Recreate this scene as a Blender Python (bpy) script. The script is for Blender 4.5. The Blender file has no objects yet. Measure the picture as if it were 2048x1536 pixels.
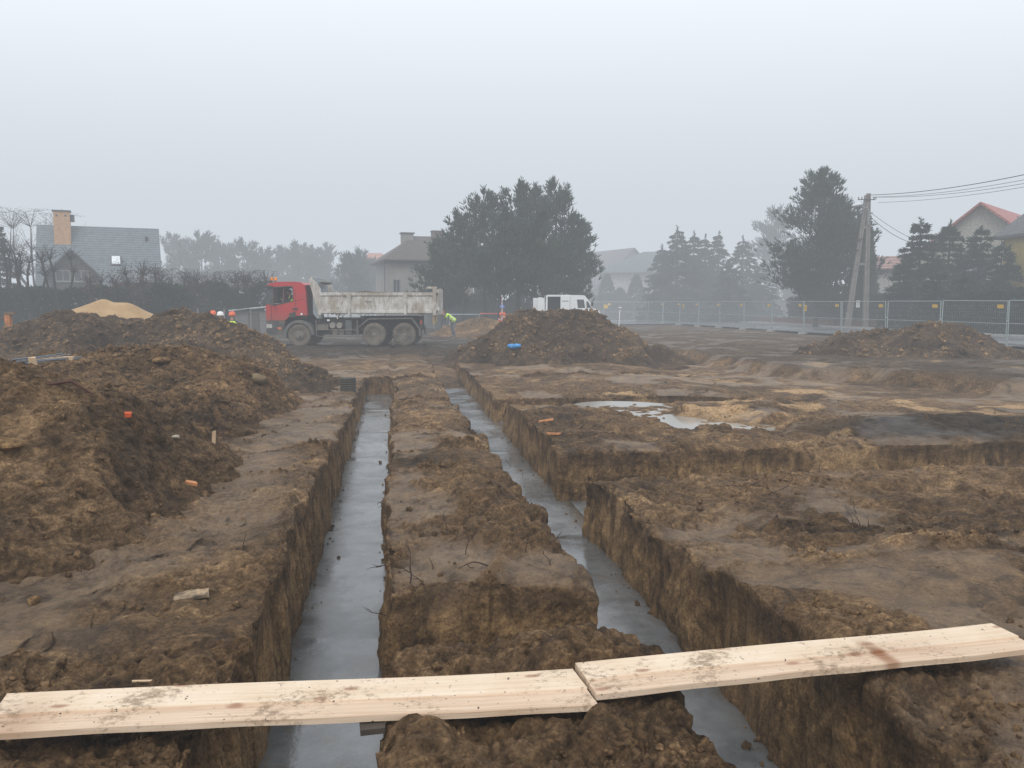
import bpy, math, random
import numpy as np
from mathutils import Vector, Matrix
from mathutils.geometry import tessellate_polygon
R = math.radians
random.seed(7)
rng = np.random.default_rng(11)
scene = bpy.context.scene
col = scene.collection

# ------------------------------------------------------------------ camera geometry
F = 1650.0; CAMH = 1.75
TH = math.atan(163/F); PSI = math.atan(236/F)
def at(px, py, z=0.0, D=None):
    """a photo pixel at ground height z, or at forward distance D -> world point"""
    u = (px-1024)/F; v = (768-py)/F
    fc = math.cos(TH)+v*math.sin(TH); up = v*math.cos(TH)-math.sin(TH)
    t = (z-CAMH)/up if D is None else D/fc
    X = u*t; Dd = fc*t
    return Vector((X*math.cos(PSI)+Dd*math.sin(PSI), -X*math.sin(PSI)+Dd*math.cos(PSI), CAMH+up*t))
def gp(px, D, z=-0.2):
    p = at(px, 605, D=D); return Vector((p.x, p.y, z))

# ------------------------------------------------------------------ noise
_pr = np.random.default_rng(3)
_perm = _pr.permutation(512)
_perm = np.concatenate([_perm, _perm]).astype(np.int64)
_val = _pr.random(512)*2-1
def vn(x, y, z):
    xi = np.floor(x).astype(np.int64); yi = np.floor(y).astype(np.int64); zi = np.floor(z).astype(np.int64)
    xf = x-xi; yf = y-yi; zf = z-zi
    u = xf*xf*xf*(xf*(xf*6-15)+10); v = yf*yf*yf*(yf*(yf*6-15)+10); w = zf*zf*zf*(zf*(zf*6-15)+10)
    def h(a, b, c): return _val[_perm[(_perm[(_perm[a & 511]+b) & 511]+c) & 511]]
    x0 = h(xi,yi,zi)*(1-u)+h(xi+1,yi,zi)*u
    x1 = h(xi,yi+1,zi)*(1-u)+h(xi+1,yi+1,zi)*u
    x2 = h(xi,yi,zi+1)*(1-u)+h(xi+1,yi,zi+1)*u
    x3 = h(xi,yi+1,zi+1)*(1-u)+h(xi+1,yi+1,zi+1)*u
    return (x0*(1-v)+x1*v)*(1-w)+(x2*(1-v)+x3*v)*w
def fbm(x, y, z, sc, octv=3, sp=None, off=0.0, ridged=False):
    """sc = feature size in metres; octaves finer than the mesh spacing fade out"""
    out = np.zeros(np.broadcast(x, y, z).shape); a = 1.0; s = sc; tot = 0
    for k in range(octv):
        n = vn(x/s+off+17.3*k, y/s+off*1.7+5.1*k, z/s+off*.3+9.7*k)
        if ridged: n = 1-2*np.abs(n)
        w = a if sp is None else a*np.clip(s/(2.2*sp)-.5, 0, 1)
        out = out+n*w; tot += a; a *= .55; s *= .5
    return out/tot
def worley(x, y, sc, off=0.0):
    X = x/sc+off; Y = y/sc+off*1.3
    xi = np.floor(X).astype(np.int64); yi = np.floor(Y).astype(np.int64)
    best = np.full(X.shape, 9.0); bid = np.zeros(X.shape)
    for i in (-1, 0, 1):
        for j in (-1, 0, 1):
            a = xi+i; b = yi+j
            h1 = _perm[(_perm[a & 511]+b) & 511]
            jx = (_val[h1]+1)*.5; jy = (_val[(h1+91) & 511]+1)*.5; r = (_val[(h1+37) & 511]+1)*.5
            d = np.hypot(a+jx-X, b+jy-Y)/(0.45+.75*r)
            m = d < best
            best = np.where(m, d, best); bid = np.where(m, r, bid)
    return best, bid
def ss(a, b, x):
    t = np.clip((x-a)/(b-a), 0, 1); return t*t*(3-2*t)

# ------------------------------------------------------------------ mesh helpers
def tag(o, label=None, cat=None, group=None, kind=None):
    if label: o['label'] = label
    if cat: o['category'] = cat
    if group: o['group'] = group
    if kind: o['kind'] = kind
    return o
def empty(name, loc=(0,0,0), rz=0):
    o = bpy.data.objects.new(name, None); col.objects.link(o)
    o.empty_display_size = .1
    o.location = loc; o.rotation_euler = (0,0,rz); return o
def link(name, me, m=None, parent=None, smooth=False):
    o = bpy.data.objects.new(name, me); col.objects.link(o)
    if m: me.materials.append(m)
    if parent: o.parent = parent
    if smooth: me.shade_smooth()
    return o
def np_mesh(name, V, FQ, smooth=False):
    """V (n,3), FQ (m,k) faces, via foreach_set"""
    me = bpy.data.meshes.new(name)
    V = np.ascontiguousarray(V, dtype=np.float32); FQ = np.ascontiguousarray(FQ, dtype=np.int32)
    k = FQ.shape[1]
    me.vertices.add(len(V)); me.vertices.foreach_set('co', V.ravel())
    me.loops.add(FQ.size); me.loops.foreach_set('vertex_index', FQ.ravel())
    me.polygons.add(len(FQ)); me.polygons.foreach_set('loop_start', np.arange(0, FQ.size, k, dtype=np.int32))
    me.polygons.foreach_set('loop_total', np.full(len(FQ), k, dtype=np.int32))
    me.update(calc_edges=True); me.validate()
    if smooth: me.shade_smooth()
    return me
class MB:
    def __init__(s): s.v = []; s.f = []; s.mi = []
    def add(s, vs, fs):
        b = len(s.v); s.v += [tuple(p) for p in vs]; s.f += [tuple(i+b for i in f) for f in fs]; return s
    def box(s, c, d, rz=0, tilt=None, taper=1.0):
        """c centre, d full size"""
        vs = []
        M = Matrix.Rotation(rz, 3, 'Z')
        if tilt is not None: M = M @ tilt
        for z in (-1, 1):
            for x, y in ((-1,-1),(1,-1),(1,1),(-1,1)):
                k = taper if z > 0 else 1
                vs.append(Vector(c)+M @ Vector((x*d[0]/2*k, y*d[1]/2*k, z*d[2]/2)))
        return s.add(vs, [(3,2,1,0),(4,5,6,7),(0,1,5,4),(1,2,6,5),(2,3,7,6),(3,0,4,7)])
    def b2(s, lo, hi): return s.box([(a+b)/2 for a, b in zip(lo, hi)], [b-a for a, b in zip(lo, hi)])
    def tube(s, pts, rad, n=6, cap=True):
        pts = [Vector(p) for p in pts]
        if not hasattr(rad, '__len__'): rad = [rad]*len(pts)
        vs = []; ref = None
        for i, p in enumerate(pts):
            d = (pts[min(i+1, len(pts)-1)]-pts[max(i-1, 0)]).normalized()
            if ref is None: ref = Vector((0,0,1)) if abs(d.z) < .9 else Vector((1,0,0))
            a = d.cross(ref).normalized(); b = d.cross(a).normalized(); ref = -b if False else ref
            for k in range(n):
                t = 2*math.pi*k/n; vs.append(p+(a*math.cos(t)+b*math.sin(t))*rad[i])
        fs = []
        for i in range(len(pts)-1):
            for k in range(n):
                k2 = (k+1) % n; fs.append((i*n+k, i*n+k2, (i+1)*n+k2, (i+1)*n+k))
        if cap: fs += [tuple(range(n))[::-1], tuple(range((len(pts)-1)*n, len(pts)*n))]
        return s.add(vs, fs)
    def prism(s, poly, y0, y1, axis='y', holes=()):
        """polygon in (a,b) extruded along axis; holes are inner loops"""
        loops = [list(poly)]+[list(h) for h in holes]
        flat = [p for l in loops for p in l]
        tris = tessellate_polygon([[Vector((a, b, 0)) for a, b in l] for l in loops])
        def mk(a, b, y): return (a, y, b) if axis == 'y' else ((y, a, b) if axis == 'x' else (a, b, y))
        n = len(flat)
        vs = [mk(a, b, y0) for a, b in flat]+[mk(a, b, y1) for a, b in flat]
        fs = [tuple(t) for t in tris]+[tuple(i+n for i in t)[::-1] for t in tris]
        k = 0
        for l in loops:
            for i in range(len(l)):
                j = (i+1) % len(l); fs.append((k+i, k+j, k+j+n, k+i+n))
            k += len(l)
        return s.add(vs, fs)
    def lathe(s, prof, c=(0,0,0), n=20, axis='z'):
        """prof: (r, h) list"""
        vs = []
        for r, h in prof:
            for k in range(n):
                t = 2*math.pi*k/n; a, b = r*math.cos(t), r*math.sin(t)
                vs.append((c[0]+a, c[1]+b, c[2]+h) if axis == 'z' else (c[0]+a, c[1]+h, c[2]+b) if axis == 'y' else (c[0]+h, c[1]+a, c[2]+b))
        fs = []
        for i in range(len(prof)-1):
            for k in range(n):
                k2 = (k+1) % n; fs.append((i*n+k, i*n+k2, (i+1)*n+k2, (i+1)*n+k))
        fs += [tuple(range(n))[::-1], tuple(range((len(prof)-1)*n, len(prof)*n))]
        return s.add(vs, fs)
    def build(s, name, m, parent=None, smooth=False, bevel=0):
        me = bpy.data.meshes.new(name); me.from_pydata(s.v, [], s.f); me.update()
        import bmesh
        bm = bmesh.new(); bm.from_mesh(me); bmesh.ops.recalc_face_normals(bm, faces=bm.faces); bm.to_mesh(me); bm.free()
        o = link(name, me, m, parent)
        if smooth:
            me.shade_smooth()
            try: me.set_sharp_from_angle(angle=R(38))
            except Exception: pass
        if bevel:
            b = o.modifiers.new('bevel', 'BEVEL'); b.width = bevel; b.segments = 2; b.limit_method = 'ANGLE'; b.angle_limit = R(40)
        return o
def copy_tree(o, parent=None):
    c = o.copy(); col.objects.link(c)
    if parent: c.parent = parent
    for ch in list(o.children): copy_tree(ch, c)
    return c

# ------------------------------------------------------------------ materials
class NT:
    def __init__(s, name):
        s.m = bpy.data.materials.new(name); s.m.use_nodes = True
        s.t = s.m.node_tree; s.t.nodes.clear()
        s.out = s.n('ShaderNodeOutputMaterial'); s.p = s.n('ShaderNodeBsdfPrincipled')
        s.l(s.p.outputs[0], s.out.inputs[0])
        s.co = s.n('ShaderNodeTexCoord').outputs['Object']
    def n(s, ty, **k):
        n = s.t.nodes.new(ty)
        for a, b in k.items(): setattr(n, a, b)
        return n
    def l(s, a, b): s.t.links.new(a, b)
    def noise(s, scale, det=4, rough=.55, dist=0.0, stretch=None):
        n = s.n('ShaderNodeTexNoise'); n.inputs['Scale'].default_value = scale; n.inputs['Detail'].default_value = det
        n.inputs['Roughness'].default_value = rough; n.inputs['Distortion'].default_value = dist
        if stretch:
            mp = s.n('ShaderNodeMapping'); mp.inputs['Scale'].default_value = stretch; s.l(s.co, mp.inputs[0]); s.l(mp.outputs[0], n.inputs['Vector'])
        else: s.l(s.co, n.inputs['Vector'])
        return n.outputs[0]
    def ramp(s, src, stops):
        r = s.n('ShaderNodeValToRGB'); e = r.color_ramp.elements
        while len(e) < len(stops): e.new(.5)
        for i, (p, c) in enumerate(stops):
            e[i].position = p; e[i].color = (c, c, c, 1) if not hasattr(c, '__len__') else (*c, 1)
        s.l(src, r.inputs[0]); return r.outputs[0]
    def mix(s, f, a, b, mode='MIX'):
        n = s.n('ShaderNodeMix', data_type='RGBA', blend_type=mode)
        for sk, v in ((n.inputs[0], f), (n.inputs[6], a), (n.inputs[7], b)):
            if hasattr(v, 'is_output'): s.l(v, sk)
            elif hasattr(v, '__len__'): sk.default_value = (*v, 1)[:4]
            elif sk == n.inputs[0]: sk.default_value = v
            else: sk.default_value = (v, v, v, 1)
        return n.outputs[2]
    def math(s, op, a, b=0.0, clamp=False):
        n = s.n('ShaderNodeMath', operation=op); n.use_clamp = clamp
        for sk, v in ((n.inputs[0], a), (n.inputs[1], b)):
            if hasattr(v, 'is_output'): s.l(v, sk)
            else: sk.default_value = v
        return n.outputs[0]
    def bump(s, src, strength=.5, dist=.02, prev=None):
        b = s.n('ShaderNodeBump'); b.inputs['Strength'].default_value = strength; b.inputs['Distance'].default_value = dist
        s.l(src, b.inputs['Height'])
        if prev: s.l(prev, b.inputs['Normal'])
        return b.outputs[0]
    def set(s, **k):
        for a, v in k.items():
            sk = s.p.inputs[a.replace('_', ' ')]
            if hasattr(v, 'is_output'): s.l(v, sk)
            elif hasattr(v, '__len__'): sk.default_value = (*v, 1)[:4]
            else: sk.default_value = v
        return s
_mc = {}
def simple(name, c, rough=.7, var=.25, scale=6, metal=0.0, bump=0.0, spec=.5, dirt=None, dirtamt=.4):
    if name in _mc: return _mc[name]
    t = NT(name)
    n = t.noise(scale, 5)
    lo = tuple(x*(1-var) for x in c); hi = tuple(min(1, x*(1+var)) for x in c)
    cc = t.ramp(n, [(.3, lo), (.7, hi)])
    if dirt is not None:
        dn = t.noise(scale*.6, 6, .65, .4)
        cc = t.mix(t.ramp(dn, [(.62-dirtamt*.4, 0), (.78-dirtamt*.3, 1)]), cc, dirt)
    t.set(Base_Color=cc, Roughness=rough, Metallic=metal, Specular_IOR_Level=spec)
    if bump: t.set(Normal=t.bump(t.noise(scale*4, 4), bump, .01))
    _mc[name] = t.m; return t.m
def soil_mat(name, tone=(1,1,1), grain=1.0):
    t = NT(name)
    def c(r, g, b): return (min(1, r*tone[0]*2.12), min(1, g*tone[1]*1.76), min(1, b*tone[2]*1.40))
    big = t.noise(.55, 5, .6, .6); mid = t.noise(3.6, 8, .68, .8); fine = t.noise(20, 8, .74); speck = t.noise(75, 3, .6)
    v = t.math('ADD', t.math('MULTIPLY', big, .34), t.math('ADD', t.math('MULTIPLY', mid, .40), t.math('MULTIPLY', fine, .28)))
    base = t.ramp(v, [(.39, c(.017,.012,.008)), (.47, c(.058,.042,.026)), (.545, c(.122,.091,.058)), (.63, c(.26,.20,.132))])
    at_ = t.n('ShaderNodeAttribute', attribute_name='soil')
    sp = t.n('ShaderNodeSeparateColor'); t.l(at_.outputs['Color'], sp.inputs[0])
    smo, drk, pal = sp.outputs[0], sp.outputs[1], sp.outputs[2]; wal = at_.outputs['Alpha']
    clay = t.ramp(t.noise(2.0, 6, .6, .5), [(.3, c(.110,.088,.065)), (.7, c(.205,.170,.128))])
    smk = t.math('MULTIPLY', smo, t.ramp(mid, [(.40, .25), (.52, .85)])); base = t.mix(smk, base, clay)
    # cut faces: dark rooty topsoil over ochre, streaked by the bucket
    strk = t.noise(9, 7, .72, .5, stretch=(1,1,.30)); blot = t.noise(2.2, 5, .6)
    och = t.ramp(t.math('ADD', t.math('MULTIPLY', strk, .6), t.math('MULTIPLY', blot, .45)),
                 [(.38, c(.034,.024,.014)), (.48, c(.105,.075,.041)), (.60, c(.200,.148,.084))])
    topd = t.ramp(strk, [(.35, c(.032,.022,.015)), (.65, c(.105,.077,.049))])
    wd = t.ramp(t.math('ADD', wal, t.math('MULTIPLY', t.math('SUBTRACT', blot, .5), .55)), [(.10, 0), (.36, 1)])
    wall = t.mix(wd, topd, och)
    base = t.mix(t.ramp(wal, [(.04, 0), (.14, 1)]), base, wall)
    dn = t.ramp(t.noise(5, 5), [(.3, c(.014,.012,.010)), (.7, c(.044,.038,.031))])
    base = t.mix(t.ramp(t.math('ADD', drk, t.math('MULTIPLY', t.math('SUBTRACT', mid, .5), .9)), [(.3, 0), (.6, 1)]), base, dn)
    pn = t.ramp(fine, [(.35, c(.20,.150,.092)), (.65, c(.42,.335,.225))])
    base = t.mix(t.ramp(t.math('ADD', pal, t.math('MULTIPLY', t.math('SUBTRACT', mid, .5), 1.1)), [(.28, 0), (.75, .85)]), base, pn)
    # crevice shade and brighter tops painted into the base colour by pointiness
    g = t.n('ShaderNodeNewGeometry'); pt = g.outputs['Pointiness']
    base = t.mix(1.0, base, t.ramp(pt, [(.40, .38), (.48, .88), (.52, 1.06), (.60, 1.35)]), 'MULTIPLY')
    base = t.mix(t.ramp(speck, [(.66, 0), (.73, .55)]), base, c(.24,.20,.15))
    base = t.mix(t.ramp(t.noise(110, 2), [(.66, 0), (.74, .7)]), base, c(.012,.009,.007))
    vo = t.n('ShaderNodeTexVoronoi'); vo.inputs['Scale'].default_value = 85; t.l(t.co, vo.inputs['Vector'])
    vs_ = t.n('ShaderNodeSeparateColor'); t.l(vo.outputs['Color'], vs_.inputs[0])
    vo2 = t.n('ShaderNodeTexVoronoi'); vo2.inputs['Scale'].default_value = 34; t.l(t.co, vo2.inputs['Vector'])
    vs2 = t.n('ShaderNodeSeparateColor'); t.l(vo2.outputs['Color'], vs2.inputs[0])
    grit = t.math('ADD', t.math('MULTIPLY', vs_.outputs[0], .6), t.math('MULTIPLY', vs2.outputs[0], .4))
    base = t.mix(t.math('SUBTRACT', 1.0, t.math('MULTIPLY', smo, .7)), base, t.mix(1.0, base, t.ramp(grit, [(.12, .70), (.5, 1.0), (.85, 1.28)]), 'MULTIPLY'))
    rgh = t.mix(smo, t.ramp(mid, [(.35, .62), (.6, .92)]), t.ramp(mid, [(.35, .38), (.65, .66)]))
    nb = t.bump(t.noise(11, 9, .78, .4), .9*grain, .10)
    nb = t.bump(t.noise(55, 6, .75), .9*grain, .03, nb)
    nb = t.bump(t.math('MULTIPLY', vo2.outputs['Distance'], -1.0),   .30*grain, .03, nb)
    t.set(Base_Color=base, Roughness=rgh, Normal=nb, Specular_IOR_Level=t.math('ADD', .22, t.math('MULTIPLY', smo, .3)))
    return t.m
M = {}
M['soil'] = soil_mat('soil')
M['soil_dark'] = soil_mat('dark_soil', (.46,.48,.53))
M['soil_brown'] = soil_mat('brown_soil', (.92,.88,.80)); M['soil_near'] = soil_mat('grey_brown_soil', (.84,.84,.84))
def mk_concrete():
    t = NT('wet_concrete')
    a = t.noise(.9, 5, .6, .5); b = t.noise(7, 6, .65)
    base = t.ramp(t.math('ADD', t.math('MULTIPLY', a, .6), t.math('MULTIPLY', b, .4)), [(.38, (.10,.105,.108)), (.55, (.175,.182,.186)), (.7, (.25,.258,.26))])
    pa = t.n('ShaderNodeAttribute', attribute_name='pour'); base = t.mix(1.0, base, t.ramp(pa.outputs['Fac'], [(0, .72), (1, 1.25)]), 'MULTIPLY')
    ja = t.n('ShaderNodeAttribute', attribute_name='joint'); base = t.mix(t.math('MULTIPLY', ja.outputs['Fac'], .7), base, (.045,.042,.038))
    # silt that washed in along the foot of the walls
    at_ = t.n('ShaderNodeAttribute', attribute_name='edge')
    base = t.mix(t.ramp(t.math('ADD', at_.outputs['Fac'], t.math('MULTIPLY', t.math('SUBTRACT', b, .5), .9)), [(.62, 0), (.95, .9)]), base, (.075,.058,.038))
    base = t.mix(t.ramp(t.noise(45, 3), [(.67, 0), (.72, .8)]), base, (.04,.03,.022)); base = t.mix(t.ramp(t.noise(2.3, 7, .7, .8), [(.56, 0), (.66, .55)]), base, (.10,.085,.062))
    wet = t.ramp(t.noise(.8, 7, .62, .8), [(.44, 0), (.56, 1)])
    t.set(Base_Color=base, Roughness=t.mix(wet, .30, .09), Specular_IOR_Level=.9)
    t.set(Normal=t.bump(t.noise(26, 4, .6), .12, .01))
    return t.m
M['concrete'] = mk_concrete()
def mk_water():
    t = NT('muddy_water'); t.set(Base_Color=(.34,.32,.28), Roughness=.13, Specular_IOR_Level=.7, IOR=1.33, Normal=t.bump(t.noise(9, 2), .03, .01)); return t.m
M['water'] = mk_water()
def mk_plank():
    t = NT('fresh_sawn_pine')
    gr = t.noise(5, 5, .6, 1.2, stretch=(.25, 9, 9)); blot = t.noise(3.5, 4, .6, .5)
    base = t.ramp(t.math('ADD', t.math('MULTIPLY', gr, .6), t.math('MULTIPLY', blot, .4)), [(.3, (.60,.44,.29)), (.5, (.74,.59,.43)), (.72, (.82,.70,.56))])
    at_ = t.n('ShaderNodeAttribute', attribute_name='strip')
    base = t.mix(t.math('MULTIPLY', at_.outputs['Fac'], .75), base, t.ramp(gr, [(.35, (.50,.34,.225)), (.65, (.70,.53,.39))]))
    sa = t.n('ShaderNodeAttribute', attribute_name='stain'); base = t.mix(t.math('MULTIPLY', sa.outputs['Fac'], t.ramp(gr, [(.3, .6), (.6, 1)])), base, (.27,.115,.05))
    # knots
    mp = t.n('ShaderNodeMapping'); mp.inputs['Scale'].default_value = (2.2, 5.0, 0); t.l(t.co, mp.inputs[0])
    vo = t.n('ShaderNodeTexVoronoi', voronoi_dimensions='2D'); vo.inputs['Scale'].default_value = 1.0; t.l(mp.outputs[0], vo.inputs['Vector'])
    kd = t.math('ADD', vo.outputs['Distance'], t.math('MULTIPLY', t.math('SUBTRACT', t.noise(30, 3), .5), .05))
    base = t.mix(t.ramp(kd, [(.0, .9), (.055, .8), (.075, .35), (.11, 0)]), base, (.36,.20,.13))
    # mud trodden onto the boards
    mud = t.noise(34, 8, .78, .2, stretch=(.8,1,1)); area = t.noise(2.4, 3)
    mm = t.ramp(t.math('ADD', t.math('MULTIPLY', mud, .62), t.math('MULTIPLY', area, .48)), [(.60, 0), (.64, .4), (.70, .8)])
    base = t.mix(mm, base, (.20,.135,.08))
    base = t.mix(t.ramp(t.noise(38, 3, .6), [(.675, 0), (.70, 1)]), base, (.05,.036,.024))
    t.set(Base_Color=base, Roughness=.62, Normal=t.bump(gr, .25, .006), Specular_IOR_Level=.3)
    return t.m
M['plank'] = mk_plank()
M['sand'] = None
def mk_sand():
    t = NT('yellow_sand'); a = t.noise(1.6, 5, .6); b = t.noise(25, 4)
    t.set(Base_Color=t.ramp(t.math('ADD', t.math('MULTIPLY', a, .6), t.math('MULTIPLY', b, .4)), [(.3, (.27,.165,.070)), (.7, (.47,.315,.155))]), Roughness=.95, Normal=t.bump(b, .4, .03)); return t.m
M['sand'] = mk_sand()
def foliage(name, a, b, rough=.75):
    t = NT(name)
    t.set(Base_Color=t.ramp(t.noise(1.1, 4, .6), [(.35, a), (.68, b)]), Roughness=rough, Specular_IOR_Level=.25)
    return t.m
M['pine'] = foliage('pine_needles', (.018,.036,.027), (.055,.088,.055))
M['spruce'] = foliage('spruce_needles', (.009,.024,.019), (.030,.060,.038))
M['thuja'] = foliage('thuja_leaves', (.009,.022,.014), (.028,.05,.028))
M['hedge'] = foliage('hedge_leaves', (.012,.018,.012), (.045,.04,.028))
M['rust_leaf'] = foliage('withered_leaves', (.06,.028,.018), (.12,.06,.038))
M['bark'] = simple('bark', (.045,.036,.03), .95, .4, 8, bump=.6)
M['bark_dark'] = simple('dark_bark', (.022,.019,.018), .95, .4, 8)
M['twig'] = simple('twig_bark', (.05,.03,.02), .9, .4, 20)
M['galv'] = simple('galvanised_steel', (.36,.42,.42), .45, .15, 10, .55)
M['yellow'] = simple('yellow_sign', (.72,.43,.02), .5, .05)
M['white'] = simple('white_sheet', (.75,.76,.78), .5, .05)
M['black'] = simple('black_plastic', (.018,.018,.02), .6, .3)

# ------------------------------------------------------------------ ground macro shape
XL0, XL1, XR0, XR1 = -0.82, -0.05, 1.27, 2.2
C0 = (4.3, 5.32); C3 = (9.0, 10.75); C4 = (16.8, 18.3)
ZC = -0.90
def scarp_x(y): return np.interp(y, [-5, 5, 10, 14, 18.4, 20, 22, 26, 33, 40], [46, 34, 24, 18.8, 15.2, 14.2, 12.9, 11.9, 11.5, 11.4])
def macro(x, y):
    left = -0.02-.33*ss(5, 21, y)
    right = -.03-.17*ss(4.4, 7, y)-.14*ss(12, 20, y)
    right = right-.17*ss(6.5, 10, x)*ss(12, 15.5, y)
    z = left*(1-ss(1.2, 2.2, x))+right*ss(1.2, 2.2, x)
    near = (1-ss(3.2, 4.3, y))*ss(-.05, .1, x)*(1-ss(1.2, 1.5, x))
    z = z+near*(.03-.13*ss(3.75, 4.1, y)*(1-ss(.35, .9, x))+.05*vn(x/.5, y/.5, 0*x)+.10*np.exp(-((x-.95)/.4)**2-((y-4.1)/.35)**2))
    up = -.12+.04*vn(x/6, y/6, 0*x)
    wob = 1.0*vn(x/2.2+9, y/2.2, 0*x)+.4*vn(x/.6, y/.6+4, 0*x)
    k1 = ss(-.45, .55, x-scarp_x(y)+wob*.8)
    for o_ in (1.6, 3.5): up = up-.05*np.exp(-((x-scarp_x(y)-o_-.3*vn(y/5, 0*y, 0*x))/.22)**2)+.03*np.exp(-((x-scarp_x(y)-o_-.4)/.15)**2)
    for o_ in (35.4, 37.4): up = up-.05*np.exp(-((y-o_-.3*vn(x/5, 0*y, 0*x))/.22)**2)
    k2 = ss(32.6, 34.0, y+wob*.8)
    k3 = ss(19, 22, -x+wob)
    z = z*(1-np.maximum(np.maximum(k1, k2), k3))+up*np.maximum(np.maximum(k1, k2), k3)
    # spoil and ruts in the dug-over area on the right
    z = z+.16*np.exp(-((x-8.5)/2.6)**2-((y-12.2)/.8)**2)
    z = z+.10*np.exp(-((x-8.8)/2.5)**2-((y-16.0)/.7)**2)
    z = z+.13*np.exp(-((x-3.0)/1.2)**2-((y-14.2)/1.3)**2)+.10*np.exp(-((x-3.8)/.9)**2-((y-5.0)/.8)**2)
    z = z+.10*np.exp(-((x-5.5)/2.8)**2-((y-19.4)/.6)**2)
    z = z+.16*np.exp(-((x+1.5)/2.4)**2-((y-29.0)/.7)**2)+.10*np.exp(-((x-6.5)/3)**2-((y-26.5)/1.1)**2)
    # puddle hollow
    a = Vector((4.35, 17.2)); b = Vector((5.75, 12.9)); dx, dy = b.x-a.x, b.y-a.y; L2 = dx*dx+dy*dy
    t = np.clip(((x-a.x)*dx+(y-a.y)*dy)/L2, 0, 1)
    d = np.hypot(x-a.x-t*dx, y-a.y-t*dy)+.55*vn(x/.8, y/.8, 0*x+3)+.22*vn(x/.22, y/.22, 0*x+3)
    hol = 1-ss(.60, 1.15, d)
    z = z*(1-hol)+(-.378)*hol
    return z, np.maximum(np.maximum(k1, k2), k3), hol
def detail(P, N, sp, smooth, amp=1.0, off=0.0):
    x, y, z = P
    q = 1-.74*smooth
    d = .075*fbm(x, y, z, 1.3, 2, sp, off)
    d = d+q*.060*fbm(x, y, z, .42, 4, sp, off+3)*amp
    d = d+q*.045*fbm(x, y, z, .17, 5, sp, off+6, ridged=True)*amp
    crust = fbm(x, y, z, .38, 5, sp, off+11); fade = np.clip(.10/(3*sp)-.3, 0, 1)
    d = d+(q*.8+.2)*fade*.022*(ss(-.01, .03, crust)+ss(.10, .13, crust)+ss(-.14, -.11, crust))
    w, r = worley(x, y, .21, off); fade = np.clip(.21/(3*sp)-.4, 0, 1)
    d = d+q*fade*amp*.060*np.clip(1-w*1.35, 0, 1)**.5*(r > .62)
    w, r = worley(x+3.3, y+z, .085, off+2); fade = np.clip(.085/(3*sp)-.4, 0, 1)
    d = d+q*fade*amp*.030*np.clip(1-w*1.3, 0, 1)**.5*(r > .3)
    w, r = worley(x+1.3, y+z*.7, .04, off+4); fade = np.clip(.04/(2.6*sp)-.3, 0, 1)
    d = d+(q*.85+.15)*fade*.013*np.clip(1-w*1.3, 0, 1)**.5*(r > .35)
    d = d+.016*fbm(x, y, z, .06, 3, sp, off+8, ridged=True)*(q*.8+.2)
    return d-.062
def grid_normals(X, Y, Z):
    def g(A): return np.gradient(A, axis=0), np.gradient(A, axis=1)
    xa, xb = g(X); ya, yb = g(Y); za, zb = g(Z)
    nx = yb*za-zb*ya; ny = zb*xa-xb*za; nz = xb*ya-yb*xa
    l = np.sqrt(nx*nx+ny*ny+nz*nz)+1e-12
    return nx/l, ny/l, nz/l
def grid_mesh(name, X, Y, Z, C=None):
    r, c = X.shape
    V = np.stack([X.ravel(), Y.ravel(), Z.ravel()], 1)
    i = np.arange(r-1)[:, None]*c+np.arange(c-1)[None, :]
    Fq = np.stack([i, i+1, i+1+c, i+c], -1).reshape(-1, 4)
    me = np_mesh(name, V, Fq, smooth=True)
    if C is not None:
        a = me.color_attributes.new('soil', 'FLOAT_COLOR', 'POINT')
        a.data.foreach_set('color', np.ascontiguousarray(np.stack([q.ravel() for q in C], 1), dtype=np.float32).ravel())
    return me

def seg(a, b, s): return list(np.linspace(a, b, max(2, int(round((b-a)/s))+1))[:-1])
def grow(a, b, s, k):
    out = [a]; 
    while out[-1] < b: out.append(out[-1]+s); s *= k
    return out
WN = 34; WW = .05
# columns (x): dense at the trench walls
cols = []; ramps1 = []; ramps2 = []
def wallseg(a, up):   # WN columns over WW metres; param 0..1
    t = np.linspace(0, 1, WN+1)[:-1]
    return list(a-WW/2+WW*t), list(t if up else 1-t)
xs = []; a1 = []; a2 = []
def put(v, r1, r2): 
    xs.extend(v); a1.extend([r1]*len(v) if not hasattr(r1, '__len__') else r1); a2.extend([r2]*len(v) if not hasattr(r2, '__len__') else r2)
lft = sorted([-v for v in grow(7.0, 320, .03, 1.045)])
put(lft, 0, 0); put(seg(-6.97, -3.0, .026), 0, 0); put(seg(-3.0, XL0-WW/2, .0135), 0, 0)
v, r = wallseg(XL0, True); put(v, r, 0)
put(seg(XL0+WW/2, XL1-WW/2, .05), 1, 0)
v, r = wallseg(XL1, False); put(v, r, 0)
put(seg(XL1+WW/2, XR0-WW/2, .0125), 0, 0)
v, r = wallseg(XR0, True); put(v, 0, r)
put(seg(XR0+WW/2, XR1-WW/2, .05), 0, 1)
v, r = wallseg(XR1, False); put(v, 0, r)
put(seg(XR1+WW/2, 4.6, .0135), 0, 0); put(seg(4.6, 9.0, .028), 0, 0); put(grow(9.0, 340, .03, 1.028), 0, 0)
xs = np.array(xs); a1 = np.array(a1); a2 = np.array(a2)
ys = []; c0 = []; c3 = []; c4 = []; e1 = []; e2 = []
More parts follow.
